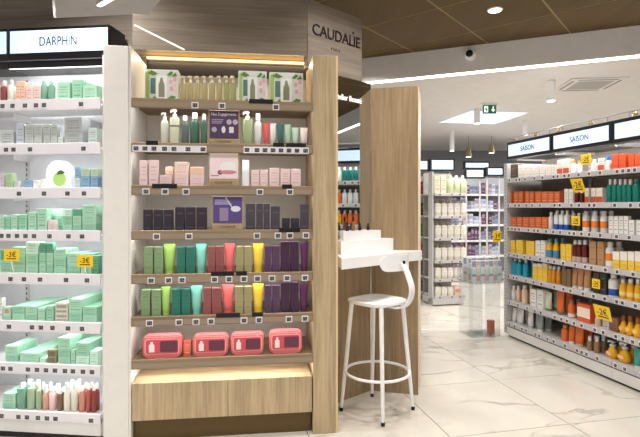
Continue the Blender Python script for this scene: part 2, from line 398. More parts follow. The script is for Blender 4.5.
def cap_mesh(w, h, m): return cached(('k', q(w), q(h), m.name), lambda: MB().loft([(0, w / 2, w / 2), (h * .9, w / 2 * .97, w / 2 * .97), (h, w / 2 * .85, w / 2 * .85)], 14).mesh('cap', m, 45))
def pump_mesh(w, h, m):
    def f():
        mb = MB(); r_ = w / 2
        mb.loft([(0, r_, r_), (h * .38, r_, r_), (h * .42, r_ * .7, r_ * .7)], 12)
        mb.loft([(h * .4, r_ * .3, r_ * .3), (h * .72, r_ * .3, r_ * .3)], 8)
        mb.bbox(-r_ * 1.9, r_ * .75, -r_ * .5, r_ * .5, h * .72, h, .002); mb.bbox(-r_ * 2.1, -r_ * 1.6, -r_ * .3, r_ * .3, h * .55, h * .9, .001)
        return mb.mesh('pump', m, 40)
    return cached(('pu', q(w), q(h), m.name), f)
def tube_mesh(w, d, h, m):
    a, c = w / 2, d / 2
    return cached(('t', q(w), q(d), q(h), m.name), lambda: MB().loft([(0, a * .72, c * .9), (.01 * h, a * .78, c * .95), (.25 * h, a * .84, c * .92), (.6 * h, a * .92, c * .60), (.86 * h, a * .98, c * .20), (.93 * h, a, .0022, 4), (h, a, .0018, 4)], 18).mesh('tube', m, 50))

PRODS = []      # (object, desc, category, place, order key)
def reg(o, desc, cat, place, key): PRODS.append((o, desc, cat, place, key)); return o
def put(fr, s, t, z, name='carton'): return link(name, None, None, fr.w(s, t, z), fr.a)
def carton(fr, s, tf, z, w, h, d, m, band=None, name='carton'):
    o = link(name, carton_mesh(w, d, h, m), None, fr.w(s, tf + d / 2, z), fr.a)
    if band:
        z0, z1, bm = band
        link('label', plate_mesh(w * .995, .0008, (z1 - z0) * h, bm), o, (0, -d / 2 - .0003, z0 * h))
    return o
def bottle(fr, s, tf, z, w, h, d, m, style='round', cap=None, capf=.18, pump=False, label=None):
    r = link('bottle', None, None, fr.w(s, tf + d / 2, z), fr.a)
    hb = h * (1 - capf) if cap else h
    link('body', bottle_mesh(w, d, hb, m, style), r)
    if cap:
        if pump: link('pump', pump_mesh(w * .46, h - hb, cap), r, (0, 0, hb - .001))
        else: link('cap', cap_mesh(min(w, d) * .56 if style != 'round' else min(w, d) * .62, h - hb + .003, cap), r, (0, 0, hb - .003))
    if label:
        z0, z1, lm = label
        k = 1.0 if style != 'plump' else .97
        if style == 'plump': link('label', plate_mesh(w * .55, .004, (z1 - z0) * hb, lm), r, (0, -d * .49, z0 * hb))
        else: link('label', shell_mesh(w * k + .0012, d * k + .0012, z0 * hb, z1 * hb, lm, 5.0 if style == 'square' else 2.0), r)
    return r
def sqtube(fr, s, tf, z, w, h, d, m, cap):
    r = link('squeeze_tube', None, None, fr.w(s, tf + d / 2, z), fr.a); hc = h * .13
    link('cap', cached(('tc', q(w), q(d), q(hc), cap.name), lambda: MB().loft([(0, w * .36, d * .44), (hc, w * .375, d * .45)], 16).mesh('cap', cap, 45)), r)
    link('body', tube_mesh(w, d, h - hc, m), r, (0, 0, hc - .0005)); return r
def jar(fr, s, tf, z, w, h, d, m, lid):
    r = link('jar', None, None, fr.w(s, tf + d / 2, z), fr.a)
    link('body', cached(('jb', q(w), q(h), m.name), lambda: MB().loft([(0, w * .44, w * .44), (.01, w * .5, w * .5), (h * .55, w * .5, w * .5), (h * .6, w * .46, w * .46)], 20).mesh('jar', m, 45)), r)
    link('lid', cap_mesh(w * 1.0, h * .42, lid), r, (0, 0, h * .58)); return r

ORD = ['first', 'second', 'third', 'fourth', 'fifth', 'sixth', 'seventh', 'eighth', 'ninth', 'tenth', 'eleventh', 'twelfth', 'thirteenth', 'fourteenth', 'fifteenth', 'sixteenth', 'seventeenth', 'eighteenth', 'nineteenth', 'twentieth']
LASTR = {}
def place_px(fr, zs, place, it, tf, dmax=.16, swap=False):
    """it = dict(k kind, x0, x1, y (top row in the photo), desc, m, ...)"""
    x0, x1 = it['x0'], it['x1']; t_f = it.get('t', tf)
    s0, s1 = fr.s_at(x0, t_f), fr.s_at(x1, t_f); w = max(.012, s1 - s0 - .0025); s = (s0 + s1) / 2
    k = it['k']
    if fr is FG and s0 < .016: s0 = .016; w = max(.012, s1 - s0 - .0025); s = (s0 + s1) / 2
    if k != 'carton':
        d_ = it.get('d') or min(w, .08)
        if fr is FG: w = min(w, (x1 - x0) / F * fr.w(s, t_f)[1] * (1.25 if k == 'tube' else 1.08)); d_ = w
        s = max(fr.s_at((x0 + x1) / 2, t_f + d_ / 2), .016 + w / 2) if fr is FG else fr.s_at((x0 + x1) / 2, t_f + d_ / 2)
    if fr is FG:
        lo = LASTR.get(place, .012); sh_ = lo + .002 - (s - w / 2)
        if sh_ > 0:
            if k == 'carton' and sh_ < w * .6: s += sh_ / 2; w -= sh_
            else: s += sh_
        LASTR[place] = s + w / 2
    ys = it['y'] if isinstance(it['y'], (list, tuple)) else [it['y']]
    z = it.get('z', zs) + .0004
    for n, y in enumerate(ys):
        zt = fr.z_at((x0 + x1) / 2, y, t_f); h = max(.015, zt - z)
        d = it.get('d') or (min(.075, max(.03, w * .8)) if k == 'carton' else min(w, .08))
        desc = it['desc'];
        if len(ys) == 2: desc = ('lower ', 'upper ')[n] + desc
        if len(ys) == 3: desc = ('bottom ', 'middle ', 'topmost ')[n] + desc
        ms = it['m'] if isinstance(it['m'], list) else [it['m']]; m = ms[min(n, len(ms) - 1)]
        for row in range(it.get('rows', 2 if fr is FG and k in ('bottle', 'tube') else 1)):
            tt = t_f + row * (d + (.012 if fr is FG else .003))
            ds = desc if row == 0 else desc + (' one row back' if row == 1 else ' two rows back')
            if k == 'carton': o = carton(fr, s, tt, z, w, h, d, m, it.get('band')); cat = 'box'
            elif k == 'bottle': o = bottle(fr, s, tt, z, w, h, d * it.get('flat', 1), m, it.get('style', 'round'), it.get('cap'), it.get('capf', .18), it.get('pump', False), it.get('label')); cat = 'bottle'
            elif k == 'tube': o = sqtube(fr, s, tt, z, w, h, d * .75, m, it['cap']); cat = 'tube'
            elif k == 'jar': o = jar(fr, s, tt, z, w, h, w, m, it['cap']); cat = 'jar'
            reg(o, ds, cat, place, (s, row, n))
        z += h + .0004

def shelf_unit_shelf(root, name, s0, s1, z, depth, m, rail_m, rail=(.02, .045), t0=0.0, thick=.022, bevel=True):
    """board whose upper face is at z, with a front rail"""
    mb = MB().bbox(s0, s1, t0 + .012, t0 + depth, z - thick, z, .002)
    sh = build(name, mb, m, root)
    build('price_rail', MB().bbox(s0, s1, t0 - .002, t0 + .011, z - rail[1], z + rail[0] * .3, .0015), rail_m, sh)
    return sh

# =================================================================== WHITE WALL UNIT (left)
LD = link('white_shelving_unit', None, None, (FD.x, FD.y, 0), FD.a)
tag(LD, 'white wall shelving unit full of mint green boxes under a lit header', 'shelving')
DS0, DS1 = -1.30, -.001; BAY = -.80
build('back_panel', MB().box(DS0, DS1, .43, .45, .03, 2.36), plain((222, 224, 226), .5), LD)
build('side_panel', MB().box(-.016, DS1, .02, .428, .03, 2.30), WHITE, LD)
for s_ in (-.025, BAY, -.62):
    if s_ == -.62: continue
    build('upright', MB().box(-.012, .012, -.006, .006, 0, 2.20), SLOT, LD, (s_ - (.01 if s_ == -.025 else 0), .422, .07))
zD = [2.035, 1.771, 1.505, 1.250, .990, .702, .448, .160]
RAILM = plain((232, 228, 234), .35)
tag_me = MB().box(-.020, .020, -.0012, .0012, -.018, .018).mesh('price_tag', TAG)
tagsD = [[2.5, 12.5, 25, 36, 44, 81], [6, 13.5, 30, 83.5], [-4, 19, 44, 67.5, 84], [1.5, 8.5, 17, 25.5, 34, 49.5, 68.5, 82], [10.5, 24, 40, 66, 87],
         [9, 32, 41, 52.5, 68, 82], [3, 10.5, 28, 37, 46, 55, 65, 73, 83, 92], [1.5, 18.5, 27, 38, 47, 55.5, 91]]
for k, z in enumerate(zD):
    for a, b_ in ((BAY + .001, -.017), (DS0, BAY - .001)):
        sh = shelf_unit_shelf(LD, 'shelf', a, b_, z, .41, WHITE, RAILM, (.02, .060 if k < 7 else .05))
        if a > DS0:
            for px in tagsD[k]:
                s_ = FD.s_at(px, -.004)
                if a + .03 < s_ < b_ - .01: link('price_tag', tag_me, sh, (s_, -.0034, z - .030))
            for s_ in (a + .03, b_ - .03): build('bracket', MB().wallpoly([(-.0, z - .024), (.003, z - .024), (.003, z - .07), (0, z - .07)], .25, .41), WHITE, sh, (s_, 0, 0))
build('base_plate', MB().bbox(DS0, -.017, .005, .40, .035, .108, .002), WHITE, LD)
build('kick_plate', MB().box(DS0, -.017, .012, .38, 0, .0345), BLACK, LD)
# header light boxes
lightp = emit((200, 222, 252), .64)
def header(root, s0, s1, z0, z1, t0, t1, text=None, tsize=.06, fw=.012, tcol=(50, 60, 70), zl0=None, zl1=None, tw=None):
    hd = build('header_box', MB().bbox(s0, s1, t0, t1, z0, z1, .003), BLACK, root)
    a0_, a1_ = zl0 or z0 + fw, zl1 or z1 - fw
    build('light_panel', MB().box(s0 + fw, s1 - fw, t0 - .004, t0 - .0005, a0_, a1_), lightp, hd)
    if text:
        h_ = a1_ - a0_
        tm = lettering(text, tsize, plain(tcol, .5), hd, ((s0 + s1) / 2, t0 - .0055, a0_ + h_ / 2 - tsize * .36), depth=.002, align='CENTER', sx=1.0, width=tw)
    return hd
header(LD, -.795, -.095, 2.30, 2.565, .24, .44, 'DARPHIN', .085, zl0=2.40, zl1=2.545, tw=FD.s_at(78, .236) - FD.s_at(41, .236))
header(LD, -1.30, -.80, 2.30, 2.565, .24, .44, zl0=2.40, zl1=2.545)
build('reflection_bar', MB().bbox(-1.28, -.10, .232, .238, 2.345, 2.353, .001), plain((90, 90, 104), .4), LD)  # paler bar painted as the faint reflection along the black header, no lamp
for k, z in enumerate([2.30] + [z - .024 for z in zD[:-1]]):
    a_ = area('shelf_light', (-.42, .05 if k else .245, z - .003 if k else 2.295), .02, 1.35 if k else 1.5, rot=(math.radians(-12), 0, math.pi/2*0), color=(.98, .98, 1.0), size_y=None, parent=LD)
    a_.data.shape = 'RECTANGLE'; a_.data.size = .76; a_.data.size_y = .02; a_.rotation_euler = (math.radians(20), 0, 0)
    build('led_strip', MB().box(-.79, -.03, .040 if k else .236, .056 if k else .252, z - .0022, z - .0004), emit((250, 250, 255), 1.5), LD)

MINT = printed((172, 218, 190), (90, 130, 112)); MINT2 = printed((154, 206, 176), (78, 122, 102)); MINTL = printed((206, 240, 220), (110, 150, 130)); MINTD = printed((104, 170, 138), (40, 80, 66))
GREYB = printed((198, 204, 200), (90, 100, 100)); PEACH = printed((240, 200, 178), (150, 100, 90)); PINKB = printed((238, 214, 206), (150, 90, 90))
BLUEB = printed((146, 184, 214), (70, 90, 120)); PALEB = printed((214, 226, 222), (90, 120, 120)); WHB = printed((232, 230, 226), (110, 110, 110))
PICB = printed((214, 210, 196), (70, 60, 50), lines=((.1, .3), (.5, .8)), half=.4)
capW = plain((240, 240, 236), .3); capP = plain((236, 206, 206), .35); capG = plain((190, 200, 196), .35)
def glassy(c, tr=.35): return plain(c, .12, 0, .5, .03, tr)
def C(x0, x1, y, desc, m, **k): return dict(k='carton', x0=x0, x1=x1, y=y, desc=desc, m=m, **k)
def B(x0, x1, y, desc, m, cap=None, **k): return dict(k='bottle', x0=x0, x1=x1, y=y, desc=desc, m=m, cap=cap, **k)
def U(x0, x1, y, desc, m, cap, **k): return dict(k='tube', x0=x0, x1=x1, y=y, desc=desc, m=m, cap=cap, **k)
mg = 'mint green carton'
D_ITEMS = [
 [B(1, 8, 80, 'rose brown bottle', glassy((150, 84, 80), .2), capP, capf=.22), B(8, 15, 79, 'white bottle with grey cap', plain((236, 230, 222), .3), capG), C(15.5, 20, 81, 'peach carton', PEACH), C(20.3, 25, 81.5, 'peach carton', PEACH),
  C(25.6, 32.6, 86, 'pale pink carton', PINKB), C(33.2, 40.5, 86, 'pale pink carton', PINKB), B(41, 48, 80.5, 'sage green bottle', glassy((142, 186, 164), .2), plain((150, 190, 170), .3), capf=.12), B(48.3, 55.5, 80.5, 'sage green bottle', glassy((128, 172, 152), .2), plain((150, 190, 170), .3), capf=.12),
  C(57, 70, 82, 'wide mint carton', MINT, rows=2), C(72, 82, 79.5, 'tall mint carton', MINT2, rows=3), C(82.4, 97, 85, 'square mint carton', MINT, rows=3)],
 [C(0, 13.5, 130.5, 'wide grey white carton', GREYB, rows=2), C(16, 24, 123.5, 'tall grey blue carton', printed((196, 204, 214), (110, 115, 125))), C(24.6, 33.5, [136.5, 125], 'grey white carton', GREYB), C(33.8, 42, [136.5, 124.5], 'grey white carton', GREYB),
  C(43, 50, [137, 124], 'grey white carton', GREYB), C(50.3, 57, [137, 124.5], 'grey white carton', GREYB), C(57.4, 63.4, 137, 'small pale carton', PALEB), C(64, 82, [131.5, 117], 'large grey carton', printed((186, 190, 190), (80, 84, 88)), rows=3, d=.09), C(88, 97, 128, 'small carton with a bluish picture', PALEB, rows=2)],
 [C(0, 4, 174, 'violet and white carton', printed((220, 206, 222), (120, 80, 140))), C(5.5, 12.5, [181, 173], 'pale green carton', printed((176, 206, 158), (90, 120, 80))), C(14, 18.5, 181, 'small grey carton', GREYB), C(23, 32, 180, 'small blue carton', BLUEB), dict(k='jar', x0=33.5, x1=40, y=180, desc='small white jar', m=capW, cap=plain((226, 230, 226), .3)), dict(k='jar', x0=41, x1=47.5, y=179, desc='small white jar', m=capW, cap=plain((226, 230, 226), .3)),
  C(74.5, 80, [178, 167], 'blue carton', [PALEB, BLUEB], t=.05), C(81, 89.7, [176, 168], 'pale blue carton', [BLUEB, printed((200, 222, 200), (90, 120, 90))]), C(90.3, 98, [176, 168.5], 'pale blue carton', [BLUEB, printed((200, 222, 200), (90, 120, 90))], rows=2)],
 [C(0, 4.3, 215, mg, MINT), C(5, 10.3, 216, mg, MINT2), C(10.7, 17.5, 214.5, mg, MINT), C(18.2, 27, 214.5, mg, MINT2), C(28, 36.5, 212, mg, MINT), C(37, 46.8, 208.5, 'tall mint carton', MINT), C(47, 54.6, [216, 209], 'mint carton', [MINT2, MINTL], t=.09), C(55, 62.8, [216, 209], 'mint carton', [MINT2, MINTL], t=.09),
  C(64, 72, [225, 216, 209], 'small mint carton', [MINT, MINT2, MINTL]), C(72.4, 81, [225, 216, 209], 'small mint carton', [MINT2, MINT, MINTD]), C(82, 96, [224, 215, 205], 'wide mint carton', [MINT2, MINT, MINT], rows=3)],
 [C(0, 12, [260, 250], mg, [MINT2, MINTD]), C(12.3, 25, [265, 256, 247], mg, [MINT, MINT2, MINT]), C(25.4, 38, [265, 254, 242], 'bright mint carton', [MINT, MINT2, MINTL]), C(39, 45.8, [264, 253, 243], 'narrow mint carton', [MINT, MINT2, MINTD]), C(46.1, 53, [264, 253, 243], 'narrow mint carton', [MINT2, MINT, MINTD]),
  C(53.5, 66, [268, 258, 249], 'wide mint carton', [MINT, MINT2, MINT], rows=2), C(67, 80, [265, 253], 'square mint carton', [MINT2, MINT], rows=2), C(80.5, 91.5, [267, 254], 'square mint carton', [MINT, MINT2], rows=2), C(92, 98, 256, 'slim mint carton', MINTD, rows=3)],
 [C(0, 2.3, 298, 'clear white pack', WHB), C(2.6, 11, [316, 307], 'mint carton with red dot', [MINT2, printed((176, 214, 188), (200, 60, 40), lines=((.3, .75),), half=.25, strength=1)]), C(12, 24.6, [314.5, 306], 'long mint carton', [MINT, MINT2], rows=3, d=.10), C(25, 36.8, [314.5, 306], 'long mint carton', [MINT2, MINT], rows=3, d=.10), C(37.4, 45, 308, 'upright mint carton', MINT, rows=3), C(46, 53.5, 306, 'upright mint carton', MINT2, rows=3),
  C(55, 68, [313.5, 303], 'mint carton with flower picture', PICB, rows=3), C(68.5, 82, [313, 299], 'deep mint carton', [MINT2, MINT], rows=3, d=.11), C(82.6, 97, [316, 307], 'broad mint carton', [MINT, MINT2], rows=3)],
 [C(5, 17, [355, 346], mg, [MINT2, MINT], rows=3), C(19.5, 39, 353, 'wide flat mint carton', MINT, rows=3, d=.11), C(39.8, 46, 358, 'tiny mint carton', MINTL, rows=2), C(47, 56, 350, 'carton with dark flower picture', printed((160, 150, 120), (50, 40, 34), lines=((.1, .4), (.5, .9)), half=.42), rows=1), C(58, 70, [358, 349, 338], 'mint carton in tall stack', [MINT, MINT2, MINT], rows=2, d=.12), C(70.5, 75, 350, 'slim mint carton', MINT, rows=2),
  C(75.6, 89, [356, 343], 'square mint carton', [MINTL, MINT2], rows=2, d=.12), C(89.6, 98, 351, 'pale mint carton', MINTL, rows=2)],
 [C(2.3, 15.5, [403, 393.5], 'bright mint carton', [MINT2, MINT], rows=2), B(19, 28, 384.5, 'sage green bottle', glassy((140, 190, 164), .25), capW, capf=.14, style='square', rows=2), B(28.8, 36.6, 384.5, 'pale green bottle', glassy((190, 212, 176), .25), capW, capf=.14, style='square', rows=2), B(37, 42.2, 385, 'slim pale green bottle', glassy((186, 206, 168), .25), capW, capf=.2, style='square', rows=2), B(43, 49.2, 386, 'peach bottle', glassy((226, 178, 156), .2), capW, capf=.3, rows=2),
  B(49.6, 57, 388, 'pale pink bottle', plain((240, 206, 204), .25), capW, capf=.18, rows=2), B(57.4, 63.4, 390, 'amber brown bottle', glassy((140, 104, 80), .2), capW, capf=.2, rows=2), B(64, 71, 384, 'milky white bottle', plain((232, 228, 214), .25), capW, style='slim', rows=2), B(71.4, 78.4, 383, 'milky white bottle', plain((224, 224, 206), .25), capW, style='slim', rows=2), B(79.2, 86, 387, 'coral bottle', glassy((226, 150, 128), .2), capW, rows=2), B(86.4, 91.2, 385, 'deep red bottle', glassy((190, 100, 88), .2), capW, rows=2), B(91.5, 96.6, 386, 'deep red bottle', glassy((160, 72, 66), .2), capW, rows=2)]]
SHN_D = ['top', 'second', 'third', 'fourth', 'fifth', 'sixth', 'seventh', 'bottom']
for k, items in enumerate(D_ITEMS):
    for it in items: place_px(FD, zD[k], SHN_D[k] + ' white unit shelf', it, .03)
# round white arch display and pink jar
s_ = (FD.s_at(48, .10) + FD.s_at(73, .10)) / 2; ra = (FD.s_at(73, .10) - FD.s_at(48, .10)) / 2; hz = FD.z_at(60, 161, .10) - zD[2]
r = link('arch_display', None, None, FD.w(s_, .10, zD[2] + .0005), FD.a); tag(r, 'white rounded arch display with a green disc on the white wall unit', 'display')
arch = [(ra * math.cos(math.pi * i / 18), hz - ra + ra * math.sin(math.pi * i / 18)) for i in range(19)]; arch = [(ra, 0)] + arch + [(-ra, 0)]
build('arch', MB().wallpoly(arch, -.02, .02), WHITEP, r)
build('green_disc', MB().wallpoly([(.008 + ra * .52 * math.cos(math.pi * i / 12), hz * .34 + ra * .52 * math.sin(math.pi * i / 12)) for i in range(24)], -.0225, -.0202), plain((176, 216, 120), .4), r)
build('leaf', MB().wallpoly([(-.01, hz * .5), (.0, hz * .62), (.02, hz * .66), (.045, hz * .58), (.03, hz * .53)], -.0245, -.0227), plain((70, 96, 50), .4), r)
s_ = (FD.s_at(47.5, .045) + FD.s_at(58, .045)) / 2
o = jar(FD, s_, .02, zD[3] + .0005, .058, .065, .058, plain((216, 196, 194), .3), plain((226, 208, 206), .3)); reg(o, 'round pale pink jar', 'jar', 'fourth white unit shelf', (0, 0, 0))

def discount(fr, s, t, z, w, h, text, label, tilt=0.0, yaw=0.0):
    r = link('discount_tag', None, None, fr.w(s, t, z), 0, (tilt, 0, fr.a + yaw)); tag(r, label, 'price tag', 'yellow discount tags')
    build('card', MB().bbox(-w / 2, w / 2, -.001, .001, 0, h, .0005), YELLOW, r)
    lettering(text, h * .62, INK, r, (0, -.0018, h * .34), depth=.001, align='CENTER')
    build('print_line', MB().box(-w * .32, w * .32, -.0016, -.001, h * .16, h * .24), INK, r)
    return r
t_ = -.02
for px0, px1, y0, y1, lb in ((4, 19, 249, 261, 'yellow discount tag, left one on fifth shelf of white wall unit'), (77, 93, 255, 267, 'yellow discount tag, right one on fifth shelf of white wall unit')):
    a, b_ = FD.s_at(px0, t_), FD.s_at(px1, t_); z0 = FD.z_at(px0, y1, t_); z1 = FD.z_at(px0, y0, t_)
    r = discount(FD, (a + b_) / 2, t_, z0, b_ - a, z1 - z0, '-3€', lb)
    build('clip', MB().tube([(0, .001, .004), (0, .004, -.02), (0, .016, z1 - z1 + (zD[4] - z0) + .0105)], .003, 8), WHITEP, r)

# =================================================================== WOOD FRAMED DISPLAY (centre left)
LC = link('wooden_display_unit', None, None, (FC.x, FC.y, 0), FC.a)
tag(LC, 'wood framed display unit with seven lit shelves of cosmetics and a low cabinet', 'shelving')
WI = 1.072
WP = plain((232, 229, 224), .45)
build('left_post', MB().bbox(-.154, -.015, 0, .058, 0, 2.337, .002), WP, LC)
build('left_side_panel', MB().box(-.0145, -.0005, .004, .43, 0, 2.337), WP, LC)
build('right_post', MB().bbox(WI, WI + .142, 0, .43, 0, 2.326, .002), OAK, LC)
build('edge_band', MB().bbox(WI + .1425, WI + .155, .002, .43, 0, 2.326, .001), plain((226, 202, 158), .5), LC)
build('back_panel', MB().box(0, WI - .001, .431, .444, .1, 2.28), plain((206, 200, 190), .5), LC)
build('valance', MB().box(.0, WI - .001, .418, .442, 2.281, 2.375), DARK, LC)
build('led_strip', MB().box(.005, WI - .006, .405, .417, 2.384, 2.396), emit((255, 214, 138), 3.5), LC)
lw = area('niche_light', (WI / 2, .40, 2.38), .02, 2.2, color=(1, .86, .62), parent=LC); lw.data.shape = 'RECTANGLE'; lw.data.size = 1.05; lw.data.size_y = .02; lw.rotation_euler = (math.radians(-25), 0, 0)
zC = [2.03, 1.769, 1.517, 1.253, .995, .746, .494]
tagsC = [[195, 222, 276], [136, 145, 154, 164.5, 174, 188, 203, 247, 257, 265, 273, 281, 289, 297, 305.5], [146, 165, 186, 260, 290], [156.5, 189, 257, 278, 290, 306], [151, 168.5, 182, 214.5, 229, 244, 257.5, 272, 287, 305], [149.5, 179, 196, 211, 244, 259, 289, 305], []]
blacks = [[(249, 273)], [(146, 158), (273, 284), (286, 306)], [(152, 177), (282, 292)], [(279, 300)], [(211, 234), (236, 247)], [(216, 240), (252, 263)], []]
strips = {1: [(132, 207), (243, 309)]}
for k, z in enumerate(zC):
    sh = build('shelf', MB().bbox(.002, WI - .002, .012, .428, z - .022, z, .002), SHELFWOOD, LC)
    build('front_lip', MB().bbox(.002, WI - .002, -.006, .011, z - .052, z + .004, .002), SHELFWOOD, sh)
    build('rail_groove', MB().box(.010, WI - .010, -.0085, -.0062, z - .046, z - .018), plain((150, 134, 116), .4), sh)
    for a, b_ in strips.get(k, []):
        a, b_ = FC.s_at(a, -.01), FC.s_at(b_, -.01); build('label_strip', MB().box(a + .004, b_ - .004, -.0102, -.0087, z - .052, z - .012), plain((222, 220, 222), .35), sh)
    for px in tagsC[k]:
        s_ = FC.s_at(px, -.012)
        if .02 < s_ < WI - .02: link('price_tag', tag_me, sh, (s_, -.0118, z - .032))
    for a, b_ in blacks[k]:
        a, b_ = FC.s_at(a, -.008), FC.s_at(b_, -.008); build('name_strip', MB().bbox(a, b_, -.0096, -.0066, z - .012, z + .014, .0008), BLACK, sh)
    if k >= 0:
        build('led_strip', MB().box(.03, WI - .03, .020, .034, z - .0245, z - .0225), emit((255, 244, 226), 1.2), LC)
        l_ = area('shelf_light', (WI / 2, .03, z - .027), 1.0, 1.1 if k < 6 else 2.2, color=(1, .965, .92), size_y=.02, rot=(math.radians(20), 0, 0), parent=LC)
# cabinet with two fronts and the dark kick
zc0, zc1 = .140, .362
cb = build('cabinet', MB().bbox(.006, WI - .008, .016, .42, zc0, zc1, .002), OAKX, LC)
fr_m = OAK
build('cabinet_door', MB().bbox(.006, WI / 2 + .021, -.004, .0152, zc0, zc1 - .002, .0015), fr_m, cb)
build('cabinet_door', MB().bbox(WI / 2 + .024, WI - .008, -.004, .0152, zc0, zc1 - .002, .0015), fr_m, cb)
build('kick_plate', MB().box(.006, WI - .008, .055, .40, 0, zc0 - .0005), plain((104, 82, 42), .5), LC)

tealB = glassy((70, 110, 104), .25)
lime = plain((160, 204, 104), .35); aqua = plain((128, 206, 190), .35); coral = plain((232, 112, 110), .35); yel = plain((240, 204, 70), .35); purp = plain((92, 44, 92), .35)
GRC = printed((134, 160, 118), (80, 100, 70), strength=.4); TEC = printed((42, 120, 104), (24, 80, 70), strength=.5); RWC = printed((150, 84, 84), (100, 50, 56), strength=.4); KHC = printed((166, 158, 112), (120, 110, 70), strength=.4); PUC = printed((88, 58, 92), (56, 30, 64), strength=.4); PUD = printed((66, 34, 66), (40, 20, 44), strength=.4)
PKC = printed((240, 214, 216), (190, 130, 140), strength=.6); PCC = printed((240, 204, 180), (190, 140, 120), strength=.5); NVC = printed((46, 40, 54), (120, 110, 120), lines=((.70, .76), (.10, .15)), strength=.5); NVG = printed((70, 64, 76), (130, 122, 130), lines=((.70, .76), (.10, .15)), strength=.5)
capC = plain((236, 226, 190), .35)
def row5(y):
    a = y == 5
    X = [(143.5, 153, 'g'), (154, 163, 'g'), (163.6, 176, 'lt'), (176.6, 185.3, 't'), (186, 195, 't'), (195.6, 207, 'at'), (207.6, 215.2, 'r'), (215.8, 223.6, 'r'), (224.2, 235, 'ct'), (236, 243.6, 'k'), (244.2, 252, 'k'), (252.4, 264, 'yt'), (264.4, 271.6, 'p'), (272.2, 280, 'p'), (281, 289.8, 'd'), (290.3, 299, 'd'), (300, 308, 'pt')] if a else \
        [(140.8, 150, 'g'), (151.5, 161, 'g'), (161.4, 171, 'lt'), (171.5, 180.6, 't'), (181.2, 190.3, 't'), (191, 202.5, 'at'), (203.2, 211.4, 'r'), (212, 221.3, 'r'), (222, 234.4, 'ct'), (235, 243.4, 'k'), (244, 252, 'k'), (252.4, 264, 'yt'), (264.4, 271.6, 'p'), (272.2, 280, 'p'), (281, 290, 'd'), (290.6, 298.8, 'd'), (299.2, 308, 'pt')]
    yt = {'g': 247, 't': 247, 'r': 246.5, 'k': 246.5, 'p': 246, 'd': 241.5, 'lt': 244, 'at': 244, 'ct': 243.5, 'yt': 243.5, 'pt': 243} if a else {'g': 290, 't': 289, 'r': 288, 'k': 286.5, 'p': 285.5, 'd': 282, 'lt': 287, 'at': 286, 'ct': 285, 'yt': 284, 'pt': 284}
    nm = {'g': ('sage green carton', GRC), 't': ('dark teal carton', TEC), 'r': ('rosewood carton', RWC), 'k': ('khaki carton', KHC), 'p': ('muted purple carton', PUC), 'd': ('dark plum carton', PUD)}
    tm = {'lt': ('lime green tube', lime), 'at': ('aqua tube', aqua), 'ct': ('coral pink tube', coral), 'yt': ('yellow tube', yel), 'pt': ('purple tube', purp)}
    return [C(x0, x1, yt[k], nm[k][0], nm[k][1], d=.05) if k in nm else U(x0, x1, yt[k], tm[k][0], tm[k][1], tm[k][1]) for x0, x1, k in X]
